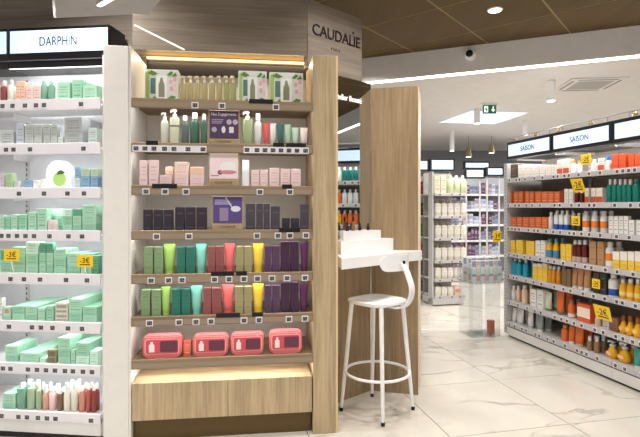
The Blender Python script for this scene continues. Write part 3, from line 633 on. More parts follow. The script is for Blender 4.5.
C_ITEMS = [
 [B(x - 3.3, x + 3.3, 75, 'olive clear pump bottle with cream pump', glassy((214, 204, 160), .55) if x < 222 else glassy((196, 204, 150), .55), capC, style='square', capf=.26, pump=True, t=.08) for x in (183.5, 190.5, 197.5, 204.5, 212, 219.5, 226.5, 233.2)],
 [B(160.5, 169, 112, 'white pump bottle', plain((226, 228, 214), .3), capW, style='round', capf=.2, pump=True), B(170, 180, 109, 'cream pump bottle', plain((228, 230, 204), .3), capW, style='square', capf=.2, pump=True, label=(.62, .68, plain((120, 130, 110), .4))), B(181.3, 189, 115, 'grey blue bottle with white cap', glassy((120, 140, 140), .3), capW), B(190, 199.8, 112, 'teal green bottle with white cap', glassy((96, 140, 124), .35), capW), B(200.6, 207.5, 113.5, 'teal green bottle with white cap', glassy((104, 146, 126), .35), capW),
  B(242.5, 252.8, 111, 'pale green pump bottle', glassy((196, 212, 166), .25), capW, style='square', capf=.2, pump=True), B(254, 262, 113, 'white bottle', plain((230, 232, 230), .3), plain((244, 244, 242), .3), capf=.2), U(262.6, 269.2, 123, 'red coral tube', plain((226, 96, 92), .35), coral), U(269.6, 276.2, 123, 'white tube', plain((232, 228, 224), .35), capW), U(276.6, 284, 124, 'dark teal tube', plain((60, 104, 108), .35), plain((60, 104, 108), .35)), U(284.4, 291, 124, 'pale green tube', plain((176, 206, 176), .35), capW), U(291.4, 299, 127, 'mint tube', plain((186, 216, 196), .35), capW), U(299.4, 308, 127, 'pinkish white tube', plain((232, 220, 216), .35), capW)],
 [C(139.2, 147.6, 160.5, 'tall pale pink carton', PKC), C(148.6, 158, 160, 'tall pale pink carton', PKC), C(159.6, 172, 175, 'small pale pink carton', PKC, t=.03), C(165, 173.6, 166.5, 'peach carton behind pink one', PCC, t=.11), C(174.4, 188.6, [175, 162], 'pink stacked carton', [PKC, printed((244, 218, 206), (190, 130, 120), strength=.6)]), C(190, 204, [175, 167], 'pink and peach carton', [PKC, PCC]),
  C(251, 259.5, 170, 'pale pink carton', PKC), C(260, 268, 170, 'pale pink carton', PKC), C(269.2, 279.4, 168, 'taller pale pink carton', PKC), C(280.2, 290, 169, 'taller pale pink carton', PKC), C(290.8, 301, 169, 'taller pale pink carton', PKC)],
 [C(x0, x1, y, d_, m_) for x0, x1, y, d_, m_ in ((143, 152, 209.5, 'black carton', NVC), (153.5, 162.4, 209.5, 'black carton', NVC), (163.6, 173, 209.5, 'black carton', NVC), (175, 184.6, 207, 'tall black carton', NVC), (185.4, 195, 207, 'tall black carton', NVC), (196, 206.6, 207, 'tall black carton', NVC), (245.6, 255.2, 203.5, 'dark grey purple carton', NVG), (256, 263, 203.5, 'dark grey purple carton', NVG), (263.4, 270, 203.5, 'dark grey purple carton', NVG), (270.8, 280, 206, 'dark grey purple carton', NVG), (282, 290, 218, 'short black carton', NVC), (290.8, 299.4, 218, 'short black carton', NVC), (300.2, 309, 204, 'dark grey purple carton', NVG))],
 row5(5), row5(6)]
SHN_C = ['top', 'second', 'third', 'fourth', 'fifth', 'sixth', 'seventh']
for k, items in enumerate(C_ITEMS):
    for it in items: place_px(FC, zC[k], SHN_C[k] + ' wood display shelf', it, .03)
# gift boxes with printed pictures
leafm = plain((92, 140, 56), .45); pinkm = plain((226, 176, 178), .45); palem = plain((226, 228, 224), .4); frm = plain((244, 244, 242), .4); btl = plain((142, 146, 116), .35); tealm = plain((96, 124, 124), .4)
for n, (x0, x1, y) in enumerate(((144.5, 178.5, 69), (238, 267, 70.5), (269, 303.5, 72))):
    s0, s1 = FC.s_at(x0, .05), FC.s_at(x1, .05); w = s1 - s0 - .004; h = FC.z_at(x0, y, .05) - zC[0]
    r = link('gift_carton', None, None, FC.w((s0 + s1) / 2, .05, zC[0] + .0005), FC.a)
    tag(r, ('leaf printed gift carton at the left end of the top shelf', 'leaf printed gift carton beside the pump bottles on the top shelf', 'leaf printed gift carton at the right end of the top shelf')[n], 'box', 'gift cartons on the top shelf')
    build('carton', MB().bbox(-w / 2, w / 2, 0, .09, 0, h, .002), palem, r)
    def pl(name, poly, lay, m): build(name, MB().wallpoly([(x * w, z * h) for x, z in poly], -.0005 * lay - .0004, -.0005 * lay), m, r)
    pl('printed_field', [(-.47, .03), (-.36, .03), (-.36, .97), (-.47, .9)], 1, plain((166, 196, 110), .45)); [pl('printed_blossom', [(bx_ + .06 * math.cos(a_), bz_ + .085 * math.sin(a_)) for a_ in (0, .9, 1.8, 2.7, 3.6, 4.5, 5.4)], 1, (pinkm, plain((238, 206, 200), .45))[n_ % 2]) for n_, (bx_, bz_) in enumerate(((.30, .40), (.40, .52), (.28, .62), (.41, .32), (.40, .70)))]
    pl('printed_column', [(-.33, .22), (-.18, .22), (-.18, .72), (-.33, .72)], 1, tealm)
    pl('printed_frame', [(-.16, .06), (.16, .06), (.16, .80), (-.16, .80)], 2, frm)
    pl('printed_bottle', [(-.09, .12), (.09, .12), (.09, .52), (.05, .62), (.03, .74), (-.03, .74), (-.05, .62), (-.09, .52)], 3, btl)
    for lf in ([(.15, .82), (.28, .96), (.36, .9), (.26, .8)], [(.12, .04), (.3, .18), (.44, .14), (.36, .03)], [(-.3, .97), (-.1, .86), (-.24, .8), (-.42, .86)], [(-.3, .04), (-.2, .16), (-.14, .05)], [(.3, .78), (.42, .92), (.47, .8)]): pl('printed_leaf', lf, 4, leafm)
# poster stands
def poster(x0, x1, ytop, ybase, k, name_label, face, extras):
    t_p = .012; s0, s1 = FC.s_at(x0, t_p), FC.s_at(x1, t_p); w = s1 - s0; zb = FC.z_at(x0, ybase, t_p) - zC[k]; zt = FC.z_at(x0, ytop, t_p) - zC[k]
    r = link('poster_stand', None, None, FC.w((s0 + s1) / 2, t_p + .003, zC[k] + .0045), FC.a); tag(r, name_label, 'poster', 'counter posters in the wood display')
    build('base', MB().bbox(-w / 2, w / 2, -.002, .03, 0, zb, .002), OAKX, r)
    lettering('CAUDALIE', zb * .55, plain((110, 86, 54), .5), r, (0, -.0035, zb * .3), align='CENTER', depth=.001)
    build('board', MB().bbox(-w / 2, w / 2, .006, .016, zb + .0005, zt, .001), OAKX, r)
    build('sheet', MB().box(-w / 2 + .006, w / 2 - .006, .0045, .0059, zb + .004, zt - .004), face, r)
    extras(r, w, zb, zt); return r
def ex1(r, w, zb, zt):
    h = zt - zb; wt = plain((232, 226, 232), .5)
    lettering('Nos Engagements', .026, wt, r, (-w * .42, .0042, zb + h * .82), depth=.0006, width=w * .80)
    for i in range(3): build('print_line', MB().box(-w * .40, w * (-.02 - .03 * i), .0036, .0044, zb + h * (.66 - .06 * i), zb + h * (.69 - .06 * i)), plain((170, 156, 178), .5), r)
    for x in (.16, .36): build('print_ring', MB().wallpoly([(w * x + .016 * math.cos(a * .52), zb + h * .6 + .016 * math.sin(a * .52)) for a in range(12)], .0036, .0044), plain((190, 176, 196), .5), r)
    build('print_mark', MB().wallpoly([(-w * .32 + .017 * math.cos(a * 1.047), zb + h * .33 + .017 * math.sin(a * 1.047)) for a in range(6)], .0036, .0044), plain((186, 178, 192), .5), r)
    build('print_mark', MB().wallpoly([(-w * .02 + .012 * math.cos(a * .52), zb + h * .33 + .021 * math.sin(a * .52)) for a in range(12)], .0036, .0044), wt, r)
    build('print_mark', MB().box(w * .16, w * .31, .0036, .0044, zb + h * .22, zb + h * .43), wt, r)
def ex2(r, w, zb, zt):
    h = zt - zb
    build('printed_jar', MB().wallpoly([(w * .14 + .05 * math.cos(a * .26), zb + h * .46 + .034 * math.sin(a * .26)) for a in range(24)], .0036, .0044), plain((244, 240, 240), .5), r)
    build('printed_shadow', MB().wallpoly([(w * .14 + .05 * math.cos(a * .26), zb + h * .27 + .012 * math.sin(a * .26)) for a in range(24)], .0030, .0038), plain((206, 140, 150), .5), r)
    build('printed_lid', MB().wallpoly([(-w * .12 + .016 * math.cos(a * .52), zb + h * .26 + .014 * math.sin(a * .52)) for a in range(12)], .0036, .0044), plain((150, 60, 70), .5), r)
    build('print_line', MB().box(-w * .42, -w * .16, .0036, .0044, zb + h * .12, zb + h * .15), plain((120, 100, 110), .5), r)
def ex3(r, w, zb, zt):
    h = zt - zb; wt = plain((232, 228, 236), .5)
    for i in range(3): build('print_line', MB().box(-w * .42, w * (.02 + .06 * i), .0036, .0044, zb + h * (.84 - .07 * i), zb + h * (.88 - .07 * i)), plain((180, 172, 206), .5), r)
    build('printed_spoon', MB().wallpoly([(w * .26 + .030 * math.cos(a * .52), zb + h * .54 + .018 * math.sin(a * .52)) for a in range(12)], .0036, .0044), wt, r)
    build('printed_handle', MB().wallpoly([(-w * .08, zb + h * .95), (-w * .05, zb + h * .96), (w * .16, zb + h * .6), (w * .13, zb + h * .58)], .0036, .0044), wt, r)
    build('printed_carton', MB().box(-w * .26, w * .02, .0036, .0044, zb + h * .10, zb + h * .58), plain((150, 130, 158), .5), r)
poster(208.5, 239.5, 110.5, 139.5, 1, 'purple poster with white lettering and icons on the second shelf', plain((82, 60, 92), .5), ex1)
poster(208.5, 239, 153, 180, 2, 'pale pink poster with a white jar on the third shelf', plain((244, 224, 226), .5), ex2)
poster(212, 243, 197, 224.5, 3, 'violet poster with a white spoon on the fourth shelf', plain((86, 72, 132), .5), ex3)
s_ = (FC.s_at(242, .1) + FC.s_at(249.5, .1)) / 2
o = carton(FC, s_, .10, zC[2] + .0005, FC.s_at(249.5, .1) - FC.s_at(242.5, .1), FC.z_at(245, 160, .1) - zC[2], .02, plain((222, 224, 226), .4)); reg(o, 'blank white card box', 'box', 'third wood display shelf', (0, 0, 0))
# zip pouches
pk = plain((234, 122, 124), .4); pk2 = plain((244, 168, 164), .4); dkv = plain((104, 54, 76), .3); wbt = plain((244, 232, 232), .35)
def rrect(x0, x1, z0, z1, r_, n=5, dx=0.0):
    out = []
    for cx_, cz_, a0_ in ((x1 - r_, z0 + r_, -90), (x1 - r_, z1 - r_, 0), (x0 + r_, z1 - r_, 90), (x0 + r_, z0 + r_, 180)):
        for i in range(n + 1):
            a = math.radians(a0_ + 90 * i / n); out.append((cx_ + r_ * math.cos(a) + dx, cz_ + r_ * math.sin(a)))
    return out
for n, (x0, x1, y) in enumerate(((142, 182, 334), (192.5, 228.5, 333.5), (230.5, 264, 332), (269, 302.5, 329.5))):
    t0_ = .03; s0, s1 = FC.s_at(x0, t0_), FC.s_at(x1, t0_); w = s1 - s0 - .003; h = FC.z_at((x0 + x1) / 2, y, t0_ + .03) - zC[6]
    r = link('zip_pouch', None, None, FC.w((s0 + s1) / 2, t0_, zC[6] + .0005), FC.a)
    tag(r, ('pink zip pouch with dark window, leftmost on the lowest wood shelf', 'pink zip pouch with dark window, second from left on the lowest wood shelf', 'pink zip pouch with dark window, third from left on the lowest wood shelf', 'pink zip pouch with dark window, rightmost on the lowest wood shelf')[n], 'pouch', 'pink pouches on the lowest wood shelf')
    R = []
    for yy, k_ in ((0.0, .93), (.008, 1.0), (.06, 1.0), (.085, .90)):
        R.append([(x * k_, yy, max(0.0, h / 2 + (z - h / 2) * k_) if yy > 0 and k_ < 1 else z * (1 if k_ == 1 else .97)) for x, z in rrect(-w / 2, w / 2, 0, h, .032)])
    build('body', MB().rings(R[::-1]), pk, r, smooth=50)
    build('window_rim', MB().wallpoly(rrect(-w * .44, w * .44, h * .17, h * .84, .016), -.0022, .0006), pk2, r)
    build('window', MB().wallpoly(rrect(-w * .41, w * .41, h * .21, h * .80, .012), -.0036, -.0024), plain((214, 84, 96), .2), r)
    build('dark_contents', MB().wallpoly(rrect(-w * .05, w * .39, h * .27, h * .74, .008), -.0046, -.0038), dkv, r)
    build('white_bottle', MB().wallpoly([(-w * .33, h * .27), (-w * .19, h * .27), (-w * .19, h * .58), (-w * .23, h * .64), (-w * .23, h * .72), (-w * .29, h * .72), (-w * .29, h * .64), (-w * .33, h * .58)], -.0056, -.0038), wbt, r)
    build('zipper', MB().wallpoly(rrect(-w * .42, w * .42, h * .90, h * .93, .002), -.0016, .001), plain((250, 190, 184), .5), r)
    build('zip_pull', MB().bbox(w * .30, w * .33, -.004, -.001, h * .84, h * .91, .001), STEEL, r)
o = carton(FC, (FC.s_at(183, .05) + FC.s_at(191, .05)) / 2, .05, zC[6] + .0005, FC.s_at(190.6, .05) - FC.s_at(183.4, .05), FC.z_at(187, 341, .05) - zC[6], .03, printed((232, 110, 84), (250, 210, 200))); reg(o, 'orange red carton between the pouches', 'box', 'seventh wood display shelf', (0, 0, 0))

# =================================================================== WHITE COUNTER AND STOOL
DZ = 1.072
ctr = link('counter', None, None, (.40, 3.5, 0)); tag(ctr, 'white wall counter below the mirror with stepped upstands', 'counter')
poly = [(.1356, 3.122), (.752, 3.689), (.740, 3.697), (.389, 3.783), (.12, 3.535), (.104, 3.50)]
build('top', MB().prism([(x - .4, y - 3.5) for x, y in poly], DZ - .07, DZ), WHITEP, ctr)
def upstand(name, p, r0, r1, z1, thick):
    c = [FM.w(r0, -p), FM.w(r1, -p), FM.w(r1 - (.02 if p > .1 else .01), -.002), FM.w(r0 + .06, -.002)]
    build(name, MB().prism([(x - .4, y - 3.5) for x, y, _ in c], DZ + .0005, z1), WHITEP, ctr)
upstand('lower_step', .15, -.12, .432, 1.160, .02)
c = [FM.w(-.02, -.075), FM.w(.378, -.075), FM.w(.352, -.006), FM.w(.01, -.006)]
build('upper_step', MB().prism([(x - .4, y - 3.5) for x, y, _ in c], 1.1605, 1.222), WHITEP, ctr)
# small brushes / bottles on the upper step
for n, (r_, hh, cc) in enumerate(((.05, .06, (40, 36, 38)), (.11, .10, (150, 110, 80)), (.18, .05, (50, 44, 44)), (.27, .05, (44, 40, 40)))):
    fr_s = FM.w(r_, -.04, 1.2225)
    o = bottle(FM, r_, -.055, 1.2225, .024, hh, .024, plain(cc, .3), 'round', plain((30, 28, 30), .3), .3); reg(o, 'small dark cosmetic bottle' if n != 1 else 'small tan cosmetic bottle', 'bottle', 'white counter steps at mirror', (r_, 0, 0))
# stool
SX, SY = .392, 3.428; WM = plain((250, 250, 252), .28, .0, .5, .01)
st = link('bar_stool', None, None, (SX, SY, 0)); tag(st, 'white metal bar stool with curved backrest at the counter', 'stool')
seat_z = .765; ang = math.radians(42.6)
R = []
for z, k_ in ((seat_z - .030, .90), (seat_z - .022, .985), (seat_z - .004, 1.0), (seat_z, .97), (seat_z - .004, .80), (seat_z - .007, .3)):
    ring = []
    for i in range(32):
        a = 2 * math.pi * i / 32; ca, sa = math.cos(a), math.sin(a); e = 2 / 3.6
        x, y = .172 * k_ * math.copysign(abs(ca) ** e, ca), .172 * k_ * math.copysign(abs(sa) ** e, sa)
        ring.append((x * math.cos(ang) - y * math.sin(ang), x * math.sin(ang) + y * math.cos(ang), z))
    R.append(ring)
build('seat', MB().rings(R), WM, st, smooth=50)
for k_ in range(4):
    a = math.radians(-90 + 90 * k_ + 2); ca, sa = math.cos(a), math.sin(a)
    lg = build('leg', MB().tube([(ca * .175, sa * .175, seat_z - .02), (ca * .205, sa * .205, .42), (ca * .232, sa * .232, .16), (ca * .246, sa * .246, .02)], [.016, .0145, .013, .0105], 12), WM, st, smooth=60)
    build('foot_cap', MB().loft([(0, .0125, .0125), (.018, .0135, .0135), (.024, .012, .012)], 12, c=(ca * .247, sa * .247)), BLACK, lg, smooth=40)
build('foot_ring', MB().tube([(.218 * math.cos(2 * math.pi * i / 40), .218 * math.sin(2 * math.pi * i / 40), .268) for i in range(41)], .010, 10), WM, st, smooth=60)
bd = Vector((.677, -.736, 0))     # from seat centre to backrest
bx = Vector((.736, .677, 0))
pts = [bd * .10 + Vector((0, 0, seat_z - .038)), bd * .185 + Vector((0, 0, seat_z - .036)), bd * .245 + Vector((0, 0, seat_z - .012)), bd * .285 + Vector((0, 0, seat_z + .045)), bd * .292 + Vector((0, 0, seat_z + .11)), bd * .262 + Vector((0, 0, seat_z + .19)), bd * .222 + Vector((0, 0, seat_z + .265))]
# flat curved strap
def catmull(P, n=5):
    out = []
    for i in range(len(P) - 1):
        p0, p1, p2, p3 = P[max(i - 1, 0)], P[i], P[i + 1], P[min(i + 2, len(P) - 1)]
        for k in range(n):
            t = k / n; out.append(.5 * ((2 * p1) + (p2 - p0) * t + (2 * p0 - 5 * p1 + 4 * p2 - p3) * t * t + (3 * p1 - p0 - 3 * p2 + p3) * t ** 3))
    return out + [P[-1]]
pts = catmull(pts)
mbk = MB(); rings = []
for i, p in enumerate(pts):
    t_d = (pts[min(i + 1, len(pts) - 1)] - pts[max(i - 1, 0)]).normalized(); nn = t_d.cross(bx).normalized()
    wd = .025
    rings.append([tuple(p + bx * (sx_ * wd) + nn * (sn * .005)) for sx_, sn in ((-1, -1), (1, -1), (1, 1), (-1, 1))])
build('back_bracket', mbk.rings(rings), WM, st, smooth=40)
mb = MB(); front = []; cols = 14
out = rrect(-.15, .15, -.052, .052, .045, 6)
vs = []
for lay in (0, .006):
    ring = []
    for x, z in out:
        cur = .06 * (x / .15) ** 2
        p = bd * (.205 - cur + lay + .002) + bx * x + Vector((0, 0, seat_z + .262 + z)); ring.append(tuple(p))
    vs.append(ring)
# grid based curved plate
cols_x = [-.15 + .3 * i / 20 for i in range(21)]
def zext(x):
    ax = abs(x); r_ = .045
    if ax > .15 - r_: return .052 - r_ + math.sqrt(max(0, r_ * r_ - (ax - (.15 - r_)) ** 2))
    return .052
gv = []; gf = []
for lay in (0, 1):
    for x in cols_x:
        e_ = zext(x); cur = .06 * (x / .15) ** 2
        for zz in (-e_, -e_ * .4, e_ * .4, e_):
            gv.append(tuple(bd * (.205 - cur + lay * .007 + .002) + bx * x + Vector((0, 0, seat_z + .262 + zz))))
nL = len(cols_x) * 4
for lay in (0, 1):
    for i in range(20):
        for j in range(3):
            a = lay * nL + i * 4 + j; f = (a, a + 4, a + 5, a + 1); gf.append(f if lay else f[::-1])
for i in range(20):
    a = i * 4; gf.append((a, a + 4, nL + a + 4, nL + a)[::1]); a = i * 4 + 3; gf.append((a, nL + a, nL + a + 4, a + 4))
for j in range(3):
    a = j; gf.append((a, nL + a, nL + a + 1, a + 1)); a = 80 + j; gf.append((a, a + 1, nL + a + 1, nL + a))
me_ = MB().add(gv, gf); bk = build('backrest', me_, WM, st, smooth=40)
bmx = bmesh.new(); bmx.from_mesh(bk.data); bmesh.ops.recalc_face_normals(bmx, faces=bmx.faces); bmx.to_mesh(bk.data); bmx.free()
pb = bd * .2165 + Vector((0, 0, seat_z + .262))
build('back_bolt', MB().loft([(0, .011, .011), (.008, .011, .011), (.011, .008, .008)], 14), BLACK, bk, tuple(bd * .226 + Vector((0, 0, seat_z + .268))), rot=(math.radians(90), 0, math.atan2(bd.y, bd.x) + math.pi / 2), smooth=40)

# =================================================================== LONG AISLE SHELF (right)
LG = link('aisle_shelving', None, None, (FG.x, FG.y, 0), FG.a)
tag(LG, 'long white aisle shelving full of suncare with lit headers at right', 'shelving')
bays = [0.012, .724, 1.435, 2.146, 2.70]
zG = [1.669, 1.404, 1.157, .881, .646, .369, .140]
GREYM = plain((196, 194, 192), .45); GREYM2 = plain((206, 204, 204), .4)
build('back_panel', MB().box(0.0, 2.70, .44, .46, .05, 1.90), plain((142, 134, 127), .5), LG)
build('end_panel', MB().box(-.004, .008, .02, .44, .05, 1.86), GREYM, LG)
build('end_upright', MB().box(-.026, .026, -.006, .030, .03, 1.86), GREYM, LG, (-.02, .012, 0))
build('slot_strip', MB().box(-.010, .010, -.001, .001, .06, 1.85), SLOT, LG, (-.018, .0048, 0))
for b_ in bays[1:4]: build('upright', MB().box(-.014, .014, -.008, .008, .05, 1.86), SLOT, LG, (b_, .430, 0))
gt = MB().box(-.020, .020, -.0012, .0012, -.019, .019).mesh('price_tag', TAG)
for k, zc in enumerate(zG):
    z = zc + .022
    for i in range(4):
        a, b_ = bays[i] + .0015, bays[i + 1] - .0015
        sh = build('shelf', MB().bbox(a, b_, .012, .43, z - .022, z, .002), GREYM, LG)
        build('price_rail', MB().bbox(a, b_, -.002, .0112, z - .042, z + .004, .0015), plain((192, 188, 192), .35), sh)
        if i < 3:
            random.seed(100 * k + i); s_ = a + random.uniform(.03, .06)
            while s_ < b_ - .03:
                link('price_tag', gt, sh, (s_, -.0034, z - .019)); s_ += random.choice((.055, .07, .09, .12, .15))
for i in range(4):
    a, b_ = bays[i] + .001, bays[i + 1] - .001
    build('base_plate', MB().bbox(a, b_, .004, .42, .022, .109, .002), plain((222, 220, 216), .4), LG)
    header(LG, a + .008, b_ + .006, 1.897, 2.078, -.002, .09, 'SAISON' if i in (0, 1) else None, .070, fw=.030, tcol=(40, 48, 66), tw=.22)
    for s_ in (a + .05, b_ - .05): build('header_stay', MB().box(s_ - .008, s_ + .008, .09, .43, 1.885, 1.9035), STEEL, LG)
    l_ = area('header_light', ((a + b_) / 2, .02, 1.895), .66, 1.3, color=(.98, .98, 1), size_y=.03, rot=(math.radians(25), 0, 0), parent=LG)
    build('led_strip', MB().box(a + .02, b_ - .02, .005, .03, 1.8985, 1.9035), emit((245, 248, 255), .8), LG)
build('kick_plate', MB().box(.012, 2.70, .03, .40, 0, .0215), BLACK, LG)
ORA = printed((206, 98, 42), (250, 210, 160), strength=.6); ORA2 = printed((226, 92, 48), (120, 40, 20), strength=.4); WHC = printed((226, 218, 208), (150, 110, 80), strength=.6); WH2 = printed((232, 230, 226), (60, 60, 60), strength=.7)
REDB = plain((196, 84, 52), .45); TEAL = glassy((20, 126, 112), .12); BLUE = plain((36, 84, 170), .35); WBO = plain((232, 232, 230), .3)
SKY = plain((40, 156, 190), .25); YEC = printed((240, 200, 70), (200, 120, 40), strength=.5); AMB = plain((222, 150, 40), .25); DRD = glassy((104, 32, 30), .1); TAN = printed((180, 140, 100), (90, 60, 40), strength=.5); DTN = printed((128, 100, 72), (70, 50, 36), strength=.5)
YBO = plain((240, 178, 30), .28); ORT = plain((226, 112, 50), .35); GRT = plain((150, 160, 156), .35); PCH = plain((236, 200, 170), .35)
orl = plain((232, 132, 50), .4)
def rowC(xs, y, desc, m, **k): return [C(a, b_, y, desc, m, **k) for a, b_ in xs]
G_ITEMS = [
 [C(508, 517, 164.5, 'dark brown carton', printed((84, 60, 48), (150, 120, 100)))] + rowC(((518, 523), (523.4, 528), (528.4, 533.4), (533.8, 539), (539.4, 545), (545.4, 551), (551.4, 556)), 165, 'off white carton', WHC) + [C(557, 562.5, 160, 'beige carton with rust base', WHC, band=(0, .4, REDB)), C(563, 569, 159, 'beige carton with rust base', WHC, band=(0, .4, REDB)), B(571.5, 576.5, 160, 'white bottle with amber cap', WBO, plain((220, 150, 60), .3)),
  B(592, 597, 159, 'white and grey bottle', WBO, capW), C(597.6, 604, 158, 'beige carton with rust base', WHC, band=(0, .45, REDB)), B(604.6, 610, 155, 'white bottle with blue cap', WBO, plain((50, 130, 210), .3), capf=.3)] + rowC(((611.4, 618), (618.4, 625.4), (628, 634), (634.5, 641)), 154, 'orange red carton', ORA2),
 rowC(((507, 511.5), (513.5, 518), (518.4, 522.6), (525, 529), (529.4, 533.6), (535, 541), (541.4, 547.6), (548, 553.6), (554, 559.6)), 191.5, 'orange carton', ORA) + [C(560.2, 563.6, 190, 'dark red carton', printed((130, 40, 26), (180, 90, 60)))] + rowC(((564, 568), (568.5, 573)), 189, 'white carton', WHC) + [B(575, 579, 190, 'dark brown bottle', DRD, WBO), B(580, 584, 190, 'dark brown bottle', DRD, WBO)] + [C(584.6, 588.6, 188, 'white carton with rust base', WHC, band=(0, .42, REDB)), C(591, 595.4, 188, 'white carton with rust base', WHC, band=(0, .42, REDB)), C(596, 602.4, 188, 'white carton with rust base', WHC, band=(0, .42, REDB))] +
 [B(a, a + 4.9, 179, 'teal bottle with white cap', TEAL, WBO, capf=.22, style='square') for a in (608, 613, 618, 623, 628)] + [B(634.4, 641, 179.5, 'wide teal bottle', TEAL, TEAL, style='square')],
 rowC(((511, 516), (516.5, 522), (522.5, 528.6), (529, 534.8), (535.2, 541), (541.4, 547.2)), 217, 'orange carton', ORA) + [B(549, 553.4, 212, 'white bottle', WBO, capW)] + [B(a, a + 4.8, 210.5, 'white bottle with blue base', WBO, WBO, label=(.02, .34, BLUE), style='square') for a in (555, 560, 565)] + [B(572, 576, 213, 'dark olive bottle', glassy((90, 84, 60), .1), WBO), B(577, 581, 213, 'dark olive bottle', glassy((90, 84, 60), .1), WBO)] + [B(a, b_, 211, 'white bottle with orange label', WBO, WBO, label=(.25, .62, orl), capf=.16) for a, b_ in ((583, 589.6), (592, 598.4), (601, 607.6))] + rowC(((608.4, 613), (613.4, 618), (618.4, 623), (623.4, 628)), 216, 'tall white carton', WH2) + rowC(((628.6, 634), (636, 641)), 220, 'short white carton', WH2),
 rowC(((507, 514.6), (516, 522.6)), 240, 'yellow carton', YEC) + [C(526, 533.8, 241, 'wide yellow carton', YEC)] + rowC(((535.4, 540), (540.6, 544.8)), 240.5, 'slim white carton', WH2) + [B(a, b_, 238.8, 'yellow bottle with blue label', YBO, plain((90, 160, 190), .3), label=(.05, .5, plain((70, 140, 180), .35)), style='slim') for a, b_ in ((546, 552.4), (553.6, 559.4))] + rowC(((560.4, 565.4), (565.8, 571)), 244, 'yellow carton', YEC) + [B(a, b_, 240.3, 'dark red bottle with white cap', DRD, WBO, label=(.02, .3, plain((200, 170, 160), .4))) for a, b_ in ((571.6, 576.8), (577.2, 582.2), (582.6, 588))] + rowC(((589, 595.8), (597, 603.4)), 241.5, 'tan carton', TAN) + [B(604, 612, 242, 'white bottle with orange label', WBO, WBO, label=(.3, .65, orl), capf=.16)] + [C(a, b_, 251.5, 'yellow carton with white upper half', YEC, band=(.5, 1, plain((236, 232, 224), .4))) for a, b_ in ((612.5, 619.4), (620, 627), (627.6, 634), (634.6, 641))],
 [B(a, b_, y, 'blue bottle with white pump', SKY, WBO, style='round', capf=.22, pump=True) for a, b_, y in ((510, 516.6, 257), (517, 522.8, 258.5), (523.2, 529, 259.5))] + [C(a, a + 4.6, 263.5, 'yellow carton with white top', YEC, band=(.8, 1, plain((236, 232, 224), .4))) for a in (532.5, 537.4, 542.3)] + [B(a, a + 4.5, y, 'amber bottle with white cap', AMB, WBO) for a, y in ((547.2, 266), (552, 266.5), (556.8, 267))] + rowC(((561.6, 566), (566.4, 570.4)), 269, 'dark tan carton', DTN) + [U(a, b_, 268.5, 'tan tube', plain((190, 140, 96), .35), plain((226, 220, 210), .3)) for a, b_ in ((571, 576.6), (577.2, 583.4), (584.2, 591.6))] + [C(593, 599, 273, 'dark carton', printed((66, 58, 52), (130, 120, 110))), C(599.6, 606, 273, 'dark carton', printed((56, 50, 46), (130, 120, 110))), B(608.6, 617.6, 274, 'white bottle with blue base', WBO, WBO, label=(.05, .4, BLUE))] + [B(a, b_, 279.5, 'yellow bottle with white cap', YBO, WBO, style='slim', label=(.2, .45, plain((244, 214, 120), .35))) for a, b_ in ((620, 626.6), (627.4, 634.4), (635.2, 641))],
 [B(511, 515.4, 286, 'white bottle', WBO, capW), B(516.2, 521, 286.5, 'peach bottle with white cap', PCH, capW), B(522, 527.8, 286, 'peach bottle with white cap', PCH, capW), C(530, 536, 289, 'white carton', WH2), C(537, 543, 290, 'white carton', WH2), U(546, 553.4, 293, 'white and green tube', plain((206, 214, 190), .35), plain((120, 140, 90), .4)), U(558.4, 566.4, 292, 'orange tube', ORT, plain((120, 110, 100), .4)), B(568.6, 575, 301, 'orange bottle', ORT, plain((150, 120, 90), .4), label=(.05, .3, WBO)), C(577, 590, 304, 'wide orange carton with white panel', ORA2, band=(.25, .8, plain((240, 226, 206), .4))), B(595.5, 601.5, 316, 'pale tan bottle', plain((206, 176, 150), .35), WBO), C(602.4, 609, 318, 'white and brown carton', printed((206, 196, 186), (110, 80, 60))), C(610, 617.4, 318, 'brown carton', printed((140, 96, 70), (80, 56, 40)))] + [B(a, b_, y, 'plump yellow bottle with amber cap', YBO, plain((150, 90, 26), .3), style='plump', capf=.26, label=(.3, .55, plain((246, 210, 130), .35))) for a, b_, y in ((618, 625, 316), (625.4, 633, 317), (633.4, 642, 319))],
 [U(510, 515.4, 308, 'white tube', WBO, capG), U(517, 525.6, 310, 'white tube', WBO, capG), U(528.6, 535, 312.5, 'white tube', WBO, capG), U(538, 545.6, 316, 'grey tube', GRT, capW), B(562, 568.8, 326, 'orange bottle', ORT, plain((236, 140, 80), .3)), U(569.6, 576, 328, 'orange tube', ORT, WBO), U(577, 586.4, 327.5, 'orange tube', ORT, plain((210, 190, 150), .35)), B(587.4, 592.6, 337, 'small tan dropper bottle', plain((150, 116, 80), .3), WBO, capf=.3), B(594.4, 600, 337, 'small tan dropper bottle', plain((150, 116, 80), .3), WBO, capf=.3)] + [B(a, b_, y, 'plump yellow bottle with white pump', YBO, WBO, style='plump', capf=.3, pump=True, label=(.3, .55, plain((246, 200, 140), .35))) for a, b_, y in ((608, 619.4, 343), (620, 632, 345))] + [U(635, 643, 350, 'teal tube', plain((70, 160, 150), .35), WBO)]]
SHN_G = ['top', 'second', 'third', 'fourth', 'fifth', 'sixth', 'bottom']
for k, items in enumerate(G_ITEMS):
    for it in items: place_px(FG, zG[k] + .022, SHN_G[k] + ' aisle shelf', it, .045)
